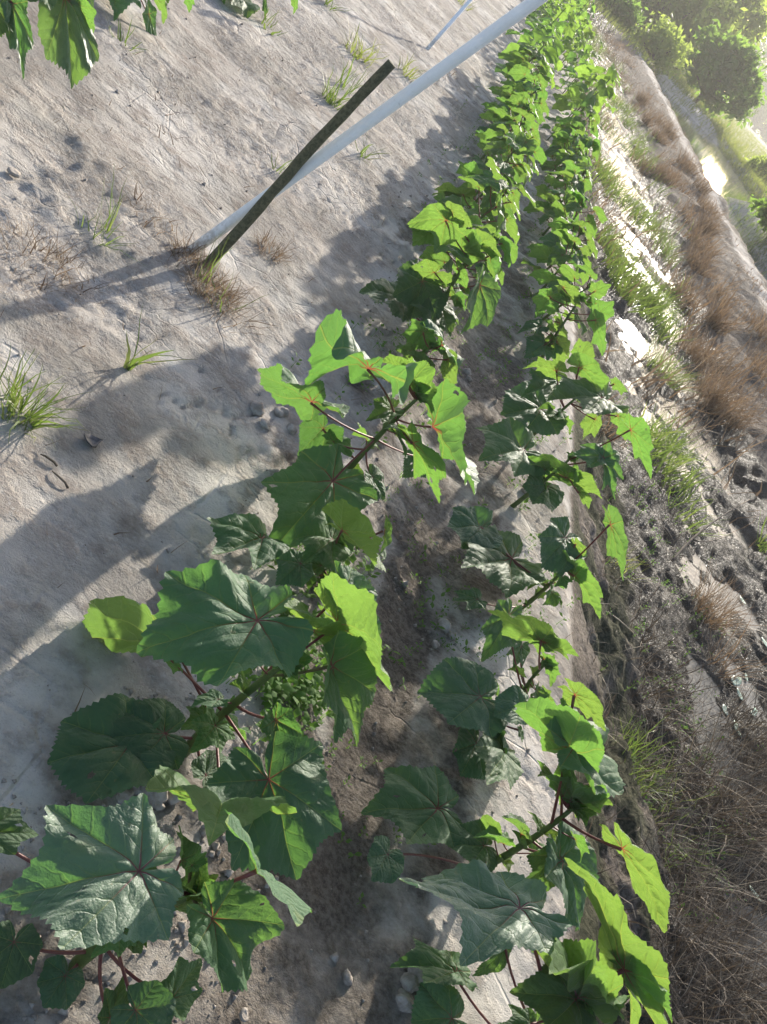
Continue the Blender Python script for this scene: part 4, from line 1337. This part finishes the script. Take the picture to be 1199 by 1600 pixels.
def grass_stuff(name, n, x0, x1, y0, y1, h, w, mat, label, seed, dens=None, lean=.5, curve=.7, segs=3, ypow=1.0, hvar=.6, aim=None):
    r = np.random.default_rng(seed)
    bx = r.uniform(x0, x1, n)
    u = r.uniform(0, 1, n)
    by = y0 * (y1 / y0) ** u if ypow == 0 else y0 + (y1 - y0) * u ** ypow
    if dens is not None:
        keep = r.uniform(0, 1, n) < dens(bx, by)
        bx, by = bx[keep], by[keep]
    V, Fq, tone = blades(len(bx), 0, h, lean, w, seed, segs, curve, hvar, spread=(bx, by), ground=lambda a, b: height(a, b), aim=aim)
    o = link(name, mesh_from(name, V, Fq, M[mat], True, None, {'tone': tone}))
    return tag(o, label, 'grass', kind='stuff')


def cl(x, y, s, lo, hi, ox=0):
    return sstep(lo, hi, fbm(x * s + ox, y * s * .7 + ox, 3))


grass_stuff('ditch_grass', 56000, 1.75, 4.4, 5.5, 42, .42, .0042, 'dry_grass', 'rusty dry grass filling the far stretch of the ditch', 70,
            lambda x, y: (.02 + cl(x, y, 1.5, .1, .42)) * (.35 + .65 * sstep(7, 13, y)) * (.2 + .8 * sstep(2.8, 3.5, x)) * (1 - .6 * sstep(3.9, 4.3, x)), .55, .8, 3, 0)
grass_stuff('ditch_green_grass', 42000, 1.7, 3.9, 5.2, 42, .34, .0045, 'green_grass', 'green grass growing along the wet ditch', 71,
            lambda x, y: cl(x, y, .8, .08, .4, 31) * (1 - sstep(3.0, 3.9, x)) * (1 - .35 * sstep(2.1, 2.4, x) * (1 - sstep(2.9, 3.2, x))), .55, .7, 3, 0)
grass_stuff('bank_grass', 2600, 1.42, 2.6, 1.0, 6.0, .16, .0013, 'dead_grass', 'thin dead straw lying on the ditch bank', 72,
            lambda x, y: .25 + cl(x, y, 2, -.2, .3, 5), 1.25, .4, 3)
grass_stuff('ditch_straw', 4200, 2.0, 3.1, 1.2, 3.6, .36, .0013, 'dead_grass', 'tangled dead straw low in the near ditch', 73,
            lambda x, y: (.3 + cl(x, y, 2, -.3, .2, 9)) * (1 - sstep(3.1, 3.6, y)), 1.0, .9, 4)
grass_stuff('dike_grass', 14000, 4.2, 5.7, 8, 60, .12, .004, 'dry_grass', 'short dry grass on the earth dike', 74,
            lambda x, y: .03 + .9 * cl(x, y, 1.6, .12, .4) * (1 - .9 * np.exp(-((x - 5.25) / .25) ** 2)), .7, .7, 3, 0)
grass_stuff('canal_edge_grass', 22000, 5.75, 9.5, 9, 28, .34, .006, 'green_grass', 'fresh green grass on the canal edge of the dike', 75,
            lambda x, y: np.maximum(cl(x, y, .5, -.1, .2, 14), (x > 6.9) * .9) * np.where((x < 6.4) & (y > 18), 0, 1) * np.where((x > 6.4) & (x < 6.9), 0, 1), .5, .7, 3, 0)
grass_stuff('field_grass', 90000, 10.5, 36, 14, 150, .55, .012, 'field_grass', 'yellow green meadow grass beyond the canal', 76,
            lambda x, y: (.15 + .85 * cl(x, y, .18, -.15, .25, 3)), .5, .7, 3, 0)
grass_stuff('canal_end_grass', 9000, 5.6, 11.4, 46, 75, .45, .012, 'field_grass', 'rough grass past the end of the canal', 78,
            lambda x, y: .35 + .65 * cl(x, y, .4, -.1, .3, 8), .5, .7, 3)
grass_stuff('canal_bank_grass', 9000, 10.25, 11.2, 20, 50, .35, .010, 'field_grass', 'yellow green grass on the far bank of the canal', 81,
            None, .5, .7, 3)
grass_stuff('end_grass', 9000, -8, 6, 42, 60, .5, .012, 'field_grass', 'rough grass past the end of the bed', 77,
            lambda x, y: .2 + .8 * cl(x, y, .4, -.1, .3, 3), .5, .7, 3)


# ------------------------------------------------------------------ low weeds, clods, litter
def weed_patch(name, spots, label, seed, size=.024, mat='weed', kind='stuff'):
    r = random.Random(seed)
    Vs, Fs = [], []
    for (x, y, hh) in spots:
        z = hz(x, y)
        nl = r.randint(3, 7)
        az = r.uniform(0, 6.28)
        for i in range(nl):
            az += 2.1 + r.uniform(-.4, .4)
            e = r.uniform(.1, .8)
            s = size * r.uniform(.6, 1.3)
            zz = z + .004 + hh * (i + 1) / nl
            d = Vector((math.cos(az) * math.cos(e), math.sin(az) * math.cos(e), math.sin(e)))
            p = Vector((x, y, zz)) + d * .006
            sd = Vector((-math.sin(az), math.cos(az), r.uniform(-.3, .3)))
            b = len(Vs)
            Vs += [p, p + d * s * .45 + sd * s * .32, p + d * s + Vector((0, 0, -s * .12)), p + d * s * .45 - sd * s * .32, p + d * s * .5 + Vector((0, 0, s * .1))]
            Fs += [(b, b + 1, b + 4), (b + 1, b + 2, b + 4), (b + 2, b + 3, b + 4), (b + 3, b, b + 4)]
        # little stem
        b = len(Vs)
        Vs += [Vector((x - .001, y, z - .003)), Vector((x + .001, y, z - .003)), Vector((x, y, z + hh + .006))]
        Fs += [(b, b + 1, b + 2)]
    o = link(name, mesh_from(name, [tuple(v) for v in Vs], Fs, M[mat], False))
    return tag(o, label, 'weeds', kind=kind)


def spots_px(cx, cy, rx, ry, n, hh, seed):
    r = random.Random(seed)
    out = []
    for _ in range(n):
        P = at(cx + r.gauss(0, rx), cy + r.gauss(0, ry), 0)
        out.append((P.x, P.y, hh * r.uniform(.3, 1.2)))
    return out


weed_patch('ground_weeds', spots_px(505, 890, 40, 20, 70, .04, 1) + spots_px(450, 1080, 36, 40, 80, .04, 2) + spots_px(475, 1000, 30, 30, 40, .04, 3),
           'patch of small green weeds under the left row', 80)
weed_patch('furrow_weeds', spots_px(690, 930, 40, 60, 55, .02, 4) + spots_px(640, 800, 60, 60, 15, .012, 6) + spots_px(560, 1250, 60, 110, 25, .012, 7) + spots_px(760, 1000, 30, 60, 30, .015, 8)
           + spots_px(780, 560, 30, 60, 40, .02, 9), 'sparse green seedlings in the furrow', 81, .010)
weed_patch('row_weeds', [(random.gauss(.5, .12), random.uniform(2.4, 9), random.uniform(.01, .06)) for _ in range(420)] + [(random.gauss(1.05, .1), random.uniform(2.2, 9), random.uniform(.01, .05)) for _ in range(260)],
           'small weeds between the farther okra plants', 82, .018)
weed_patch('bank_weeds', [(random.gauss(2.3, .3), random.uniform(2, 6), random.uniform(.01, .05)) for _ in range(260)], 'small green weeds low on the ditch mud', 83, .016)

def litter(x, y):
    return .15 + .85 * cl(x, y, 2.2, .1, .4, 21)


grass_stuff('straw_litter', 1500, -1.2, 1.3, .6, 6, .055, .0009, 'dry_grass', 'bits of dry straw and roots lying on the bed', 79, litter, 1.45, .2, 2)

# seedlings with two pale seed leaves
SEEDV = None
r = random.Random(5)
def seedling_mesh():
    Vs, Fs = [], []
    for sg in (-1, 1):
        b = len(Vs)
        for t in range(6):
            f = t / 5
            w_ = .0035 * math.sin(math.pi * min(f * .9 + .08, 1)) + .0002
            Vs += [(sg * (.002 + f * .016), -w_, .012 + .006 * f - .004 * f * f), (sg * (.002 + f * .016), w_, .012 + .006 * f - .004 * f * f)]
        for t in range(5):
            a = b + t * 2
            Fs += [(a, a + 2, a + 3), (a, a + 3, a + 1)]
    V, Fq = tube([(0, 0, -.004), (0, 0, .006), (0, 0, .0125)], [.0011, .001, .0008], 5)
    b = len(Vs); Vs += V; Fs += [tuple(i + b for i in q) for q in tri_fix(Fq)]
    return mesh_from('seedling', Vs, Fs, M['weed'], True)


SEED = seedling_mesh()
for (px, py) in [(671, 855), (682, 838), (695, 880), (678, 912), (685, 935), (672, 968), (690, 975), (622, 1012), (630, 1024), (700, 920), (665, 940), (728, 1010), (560, 1000), (640, 1060),
                 (416, 878), (520, 1285), (640, 905), (655, 830), (700, 1000), (560, 1330)]:
    P = at(px, py, 0)
    o = link('seedling', SEED, None, (P.x, P.y, hz(P.x, P.y)))
    o.rotation_euler = (r.uniform(-.3, .3), r.uniform(-.3, .3), r.uniform(0, 6.28))
    s = r.uniform(.8, 1.4); o.scale = (s, s, s)
    tag(o, 'tiny two leaved seedling in the dark furrow between the rows', 'seedling', 'seedlings in the furrow')


def clod_mesh(seed, rough=.28):
    import bmesh
    bm = bmesh.new()
    bmesh.ops.create_icosphere(bm, subdivisions=3, radius=1)
    r = np.random.default_rng(seed)
    for v in bm.verts:
        c = v.co
        n = float(fbm(np.array([c.x * 1.3 + seed]), np.array([c.y * 1.3 + c.z * 1.1]), 3)[0]) + .5 * float(fbm(np.array([c.z * 3 + seed]), np.array([c.x * 3 - c.y * 2]), 2)[0])
        v.co = c * (1 + rough * 1.6 * n)
        v.co.z *= .7
    me = bpy.data.meshes.new('soil_clod')
    bm.to_mesh(me); bm.free()
    for p in me.polygons: p.use_smooth = True
    me.materials.append(M['clod'])
    return me


M['clod'] = mat_simple('clod_soil', (0.26, 0.22, 0.185), (0.42, 0.375, 0.33), 45, 0.95, 1.0, spec=.15, bscale=160)
CL = [clod_mesh(i) for i in range(5)]
for i, (px, py, s) in enumerate([(205, 1222, .026), (232, 1238, .030), (250, 1215, .02), (190, 1245, .016), (262, 1245, .018), (222, 1205, .015), (402, 640, .022), (440, 645, .02), (455, 672, .018), (415, 665, .016),
                   (702, 972, .020), (713, 990, .014), (690, 1000, .012), (735, 575, .02), (740, 585, .015), (650, 1530, .02), (662, 1515, .03), (640, 1560, .018), (725, 790, .018), (560, 1520, .012),
                   (505, 700, .016), (470, 640, .014), (820, 770, .02), (240, 1260, .014), (515, 655, .018)]):
    P = at(px, py, 0)
    o = link('soil_clod', CL[i % 5], None, (P.x, P.y, hz(P.x, P.y) + s * .2))
    o.rotation_euler = (random.uniform(-.4, .4), random.uniform(-.4, .4), random.uniform(0, 6.28))
    o.scale = (s, s * random.uniform(.75, 1.2), s)
    where = ('beside the second left row plant' if py > 1190 and px < 300 else 'by the tall left row plant' if px < 530 and py < 720 else 'in the furrow between the two rows' if px < 730 and py < 1100 else 'near the right row')
    tag(o, 'rounded dry soil clod lying ' + where, 'soil clod', 'soil clods ' + where)

# crumbs: loose grains of soil, one mass
Vs, Fs = [], []
rr = np.random.default_rng(9)
n = 6000
cx = np.where(rr.uniform(0, 1, n) < .3, rr.uniform(-1.3, 1.3, n), rr.normal(.55, .22, n))
cy = .55 * (5.2 / .55) ** rr.uniform(0, 1, n)
cs = np.minimum(rr.gamma(1.2, .0022, n) + .0008, .013)
keep_ = rr.uniform(0, 1, n) < .15 + .85 * sstep(0, .4, fbm(cx * 2.4 + 7, cy * 2.4, 3))
cx, cy, cs = cx[keep_], cy[keep_], cs[keep_]
cz = height(cx, cy) + micro(cx, cy)
T4 = np.array([[1, 0, -.5], [-.5, .87, -.5], [-.5, -.87, -.5], [0, 0, .9], [.4, .5, .4]])
ok = cx < 1.32
cx, cy, cs, cz = cx[ok], cy[ok], cs[ok], cz[ok]
n = len(cx)
rot = rr.uniform(0, 6.28, n)
P5 = np.repeat(T4[None], n, 0) * (1 + rr.normal(0, .2, (n, 5, 3)))
X = P5[..., 0] * np.cos(rot)[:, None] - P5[..., 1] * np.sin(rot)[:, None]
Y = P5[..., 0] * np.sin(rot)[:, None] + P5[..., 1] * np.cos(rot)[:, None]
Vc = np.stack([cx[:, None] + X * cs[:, None], cy[:, None] + Y * cs[:, None], cz[:, None] + (P5[..., 2] + .35) * cs[:, None]], -1).reshape(-1, 3)
tri = np.array([[0, 4, 3], [0, 1, 4], [1, 3, 4], [1, 2, 3], [2, 0, 3], [0, 2, 1]])
Fc = (np.arange(n)[:, None, None] * 5 + tri[None]).reshape(-1, 3)
tag(link('soil_crumbs', mesh_from('soil_crumbs', Vc, Fc, M['clod'], False)), 'loose crumbs of dry soil strewn over the bed', 'soil', kind='stuff')


def slab(name, px, z, size, mat, label, cat, seed, thick=.004, aspect=.7, curl=.3, group=None):
    """a small irregular curled scrap with thickness"""
    r = random.Random(seed)
    nn = 14
    P = at(px[0], px[1], z); g = max(hz(P.x, P.y), z if z < -.2 else -9)
    ring = []
    for i in range(nn):
        a = 6.283 * i / nn
        q = size * (1 + r.uniform(-.22, .22))
        ring.append((q * math.cos(a), q * aspect * math.sin(a)))
    V = [(0, 0, .002)]; Fs = []
    for (x, y) in ring: V.append((x * .55, y * .55, .002 + curl * .3 * abs(x)))
    for (x, y) in ring: V.append((x, y, .003 + curl * abs(x) * 1.2))
    m = len(V)
    V += [(x, y, z_ - thick) for (x, y, z_) in V]
    for i in range(nn):
        j = (i + 1) % nn
        a, b, c, d = 1 + i, 1 + j, 1 + nn + j, 1 + nn + i
        Fs += [(0, a, b), (a, d, c), (a, c, b), (m, m + b, m + a), (m + a, m + c, m + d), (m + a, m + b, m + c), (d, m + d, m + c), (d, m + c, c)]
    o = link(name, mesh_from(name, V, Fs, M[mat]), None, (P.x, P.y, g + thick + .001))
    o.rotation_euler = (r.uniform(-.15, .15), r.uniform(-.15, .15), r.uniform(0, 6.28))
    return tag(o, label, cat, group)


slab('shell_fragment', (140, 693), 0, .022, 'debris', 'dark curled shell fragment on pale soil left of the row', 'shell', 3, .003, .75, .35)
slab('pebble', (385, 1585), 0, .010, 'stone', 'small white pebble at the bottom edge', 'pebble', 4, .006, .8, .1)
slab('pebble', (22, 270), 0, .016, 'stone', 'small pale pebble near the left edge, upper part', 'pebble', 5, .01, .8, .1)
for i, px in enumerate([(1150, 1090), (1165, 1060), (1140, 1070), (1130, 1110), (1175, 1115), (1160, 940), (1180, 1400), (1150, 1140), (1190, 1010)]):
    slab('floating_leaf', px, WATER_Z + .002, random.uniform(.025, .05), 'algae', 'pale green leaf scrap floating on the ditch puddle', 'leaf scrap', 90 + i, .002, .5, .1, 'leaf scraps on the ditch puddle')

for i, (a, b, lab) in enumerate([((88, 730), (62, 712), 'short dark twig lying left of the shell'), ((105, 765), (80, 738), 'dark twig on the soil below the shell'),
                                 ((950, 955), (998, 985), 'pale straw stalk on the dark ditch bank, upper'), ((958, 1045), (985, 1090), 'pale straw stalk on the mossy ditch bank, lower'),
                                 ((1002, 956), (1022, 960), 'short pale stalk beside the bank grass')]):
    zz = 0 if a[0] < 800 else -.22
    A, Bp = at(*a, zz), at(*b, zz)
    g1, g2 = hz(A.x, A.y) + .004, hz(Bp.x, Bp.y) + .004
    A.z, Bp.z = g1, g2
    pts = [Vector((0, 0, 0)), (Bp - A) * .35 + Vector((.004, 0, .004)), (Bp - A) * .7 + Vector((-.003, 0, .003)), Bp - A]
    o = link('twig', tube_mesh('twig', pts, [.0026, .0024, .002, .0012], M['bark' if zz == 0 else 'straw'] if zz == 0 or 'straw' in M else M['stone'], 6), None, A)
    tag(o, lab, 'twig')
# dead branch sticking out of the mud
P0 = at(1045, 885, -.36); 
pts = bez(Vector((0, 0, 0)), (at(1080, 830, -.28) - P0), (at(1172, 780, -.1) - P0), 8)
br = link('dead_branch', tube_mesh('dead_branch', pts, [.009, .008, .008, .007, .006, .005, .004, .003, .002], M['bark'], 7, .1), None, P0)
tag(br, 'thin dark dead branch slanting out of the glinting mud', 'branch')
pts2 = bez(pts[3], pts[3] + Vector((.1, .0, .03)), pts[3] + (at(1178, 822, -.3) - at(1120, 832, -.3)), 5)
link('twig', tube_mesh('twig', pts2, [.004, .004, .003, .003, .002, .001], M['bark'], 6), br)


# ------------------------------------------------------------------ shrubs and trees beyond the canal
def shrub(name, x, y, w, h, mat, label, cat, seed, n=2600, leaf=.16, group=None, trunk_h=.25, sink=0.0):
    rs = np.random.default_rng(seed)
    z = hz(x, y) - .05
    root = bpy.data.objects.new(name, None); col.objects.link(root); root.location = (x, y, z)
    tag(root, label, cat, group)
    # trunk with limbs
    allV, allF = [], []
    def add(V, Fq):
        b = len(allV); allV.extend(V); allF.extend([tuple(i + b for i in q) for q in tri_fix(Fq)])
    th = h * trunk_h
    add(*tube([(0, 0, -.2), (.05, 0, th * .5), (0, .05, th), (.05, 0, h * .75)], [w * .045, w * .035, w * .03, w * .008], 7, True, .1))
    cls = []
    nc = 24
    for i in range(nc):
        a = i * 2.4 + rs.uniform(-.4, .4)
        f = (i + .5) / nc
        q = w * .5 * math.sqrt(max(.05, 1 - (2 * f - .8) ** 2 * .55)) * rs.uniform(.25, 1.1)
        c = np.array([q * math.cos(a), q * math.sin(a), th * .8 + (h - th) * f * .9])
        cls.append((c, w * rs.uniform(.07, .2)))
        add(*tube([(0, 0, th * (.6 + .4 * f)), tuple(c * .5 + np.array([0, 0, th * .35])), tuple(c)], [w * .02, w * .012, w * .004], 5, True, .1))
    link('trunk', mesh_from('trunk', allV, allF, M['bark']), root)
    k_ = rs.integers(0, nc, n)
    cc = np.array([c for c, _ in cls])[k_]; cr = np.array([q for _, q in cls])[k_]
    d = rs.normal(0, 1, (n, 3)); d /= np.linalg.norm(d, axis=1)[:, None]
    p = cc + d * (cr * np.where(rs.uniform(0, 1, n) < .2, rs.uniform(1, 1.9, n), rs.uniform(.35, 1.05, n) ** .6))[:, None] * np.array([1, 1, .8])
    p[:, 2] = np.maximum(p[:, 2], .08)
    u = rs.normal(0, 1, (n, 3)); u /= np.linalg.norm(u, axis=1)[:, None]
    v = np.cross(u, rs.normal(0, 1, (n, 3))); v /= np.linalg.norm(v, axis=1)[:, None]
    s = leaf * rs.uniform(.5, 1.3, n)[:, None]
    V = np.stack([p - u * s, p + v * s * .42, p + u * s, p - v * s * .42], 1).reshape(-1, 3)
    idx = np.arange(n * 4).reshape(n, 4)
    link('crown', mesh_from('crown', V, idx, M[mat], False), root)
    return root


SH = 'shrubs and trees beyond the canal'
shrub('shrub', 7.6, 22.3, 1.9, .95, 'crown', 'dark green shrub on the canal edge at the right edge of the frame', 'shrub', 1, 3200, .08)
shrub('shrub', 9.7, 53, 3.6, 3.4, 'crown', 'dark rounded tree in shade, right of the tree group', 'tree', 2, 6000, .2, SH)
shrub('tree', 7.2, 62, 6, 5.0, 'crown_pale', 'pale green loose tree above the dike, middle of the group', 'tree', 3, 4200, .26, SH)
shrub('tree', 3.9, 66, 6, 4.2, 'crown', 'green tree behind the end of the ditch', 'tree', 4, 4200, .26, SH)
shrub('tree', 10.1, 68, 5, 7.0, 'crown_pale', 'yellow green tree at the top right corner', 'tree', 5, 5200, .28, SH)
shrub('shrub', 11.8, 42, 1.6, .8, 'crown_pale', 'small yellow green bush beside the canal', 'shrub', 8, 1400, .1, SH)
shrub('tree', 0.5, 72, 8, 4.0, 'crown', 'tree straight beyond the rows', 'tree', 9, 4200, .3, SH)
shrub('tree', -8, 75, 10, 7, 'crown_pale', 'leafy tree far left beyond the beds', 'tree', 10, 4200, .32, SH)
shrub('tree', 8.4, 84, 9, 9, 'crown', 'tall dark tree behind the pale ones', 'tree', 12, 5200, .32, SH)
shrub('tree', 13.6, 92, 6.5, 10, 'crown', 'tall tree at the back right', 'tree', 13, 5200, .32, SH)
for i_, (x_, y_, w_, h_, m_, l_) in enumerate([(45, 238, 19, 18, 'crown', 'distant tall tree at the left end of the far treeline'), (52, 236, 14, 11.5, 'crown_pale', 'distant pale tree in the far treeline'),
                                      (58, 240, 14, 6.5, 'crown', 'distant low tree in the far treeline, right part'), (68, 245, 16, 6, 'crown_pale', 'distant low pale tree at the right end of the far treeline'),
                                      (80, 245, 18, 6.5, 'crown', 'distant low dark tree past the right end of the treeline')]):
    shrub('tree', x_, y_, w_, h_, m_, l_, 'tree', 20 + i_, 3600, .55, SH)
shrub('shrub', 5.9, 47, 2.6, 1.7, 'crown_pale', 'yellowish bush at the end of the dike', 'shrub', 14, 2200, .15, SH)
shrub('shrub', 3.4, 47.5, 2.4, 1.2, 'crown', 'low bush behind the cross dike', 'shrub', 15, 2200, .14, SH)




# ------------------------------------------------------------------ humid evening air
def haze_box():
    x0, x1, y0, y1, z0, z1 = -120, 150, -25, 320, -1.9, 22
    V = [(x, y, z) for x in (x0, x1) for y in (y0, y1) for z in (z0, z1)]
    Fq = [(0, 1, 3, 2), (4, 6, 7, 5), (0, 4, 5, 1), (2, 3, 7, 6), (0, 2, 6, 4), (1, 5, 7, 3)]
    k = NT('haze')
    v = k.n('ShaderNodeVolumePrincipled')
    v.inputs['Color'].default_value = (1.0, .97, .92, 1)
    v.inputs['Density'].default_value = HAZE
    v.inputs['Anisotropy'].default_value = .2
    k.l(v.outputs[0], k.out.inputs['Volume'])
    o = link('haze', mesh_from('haze', V, Fq, k.m, False))
    tag(o, 'thin humid haze in the evening air', 'haze', kind='stuff')


HAZE = 0.0018
haze_box()
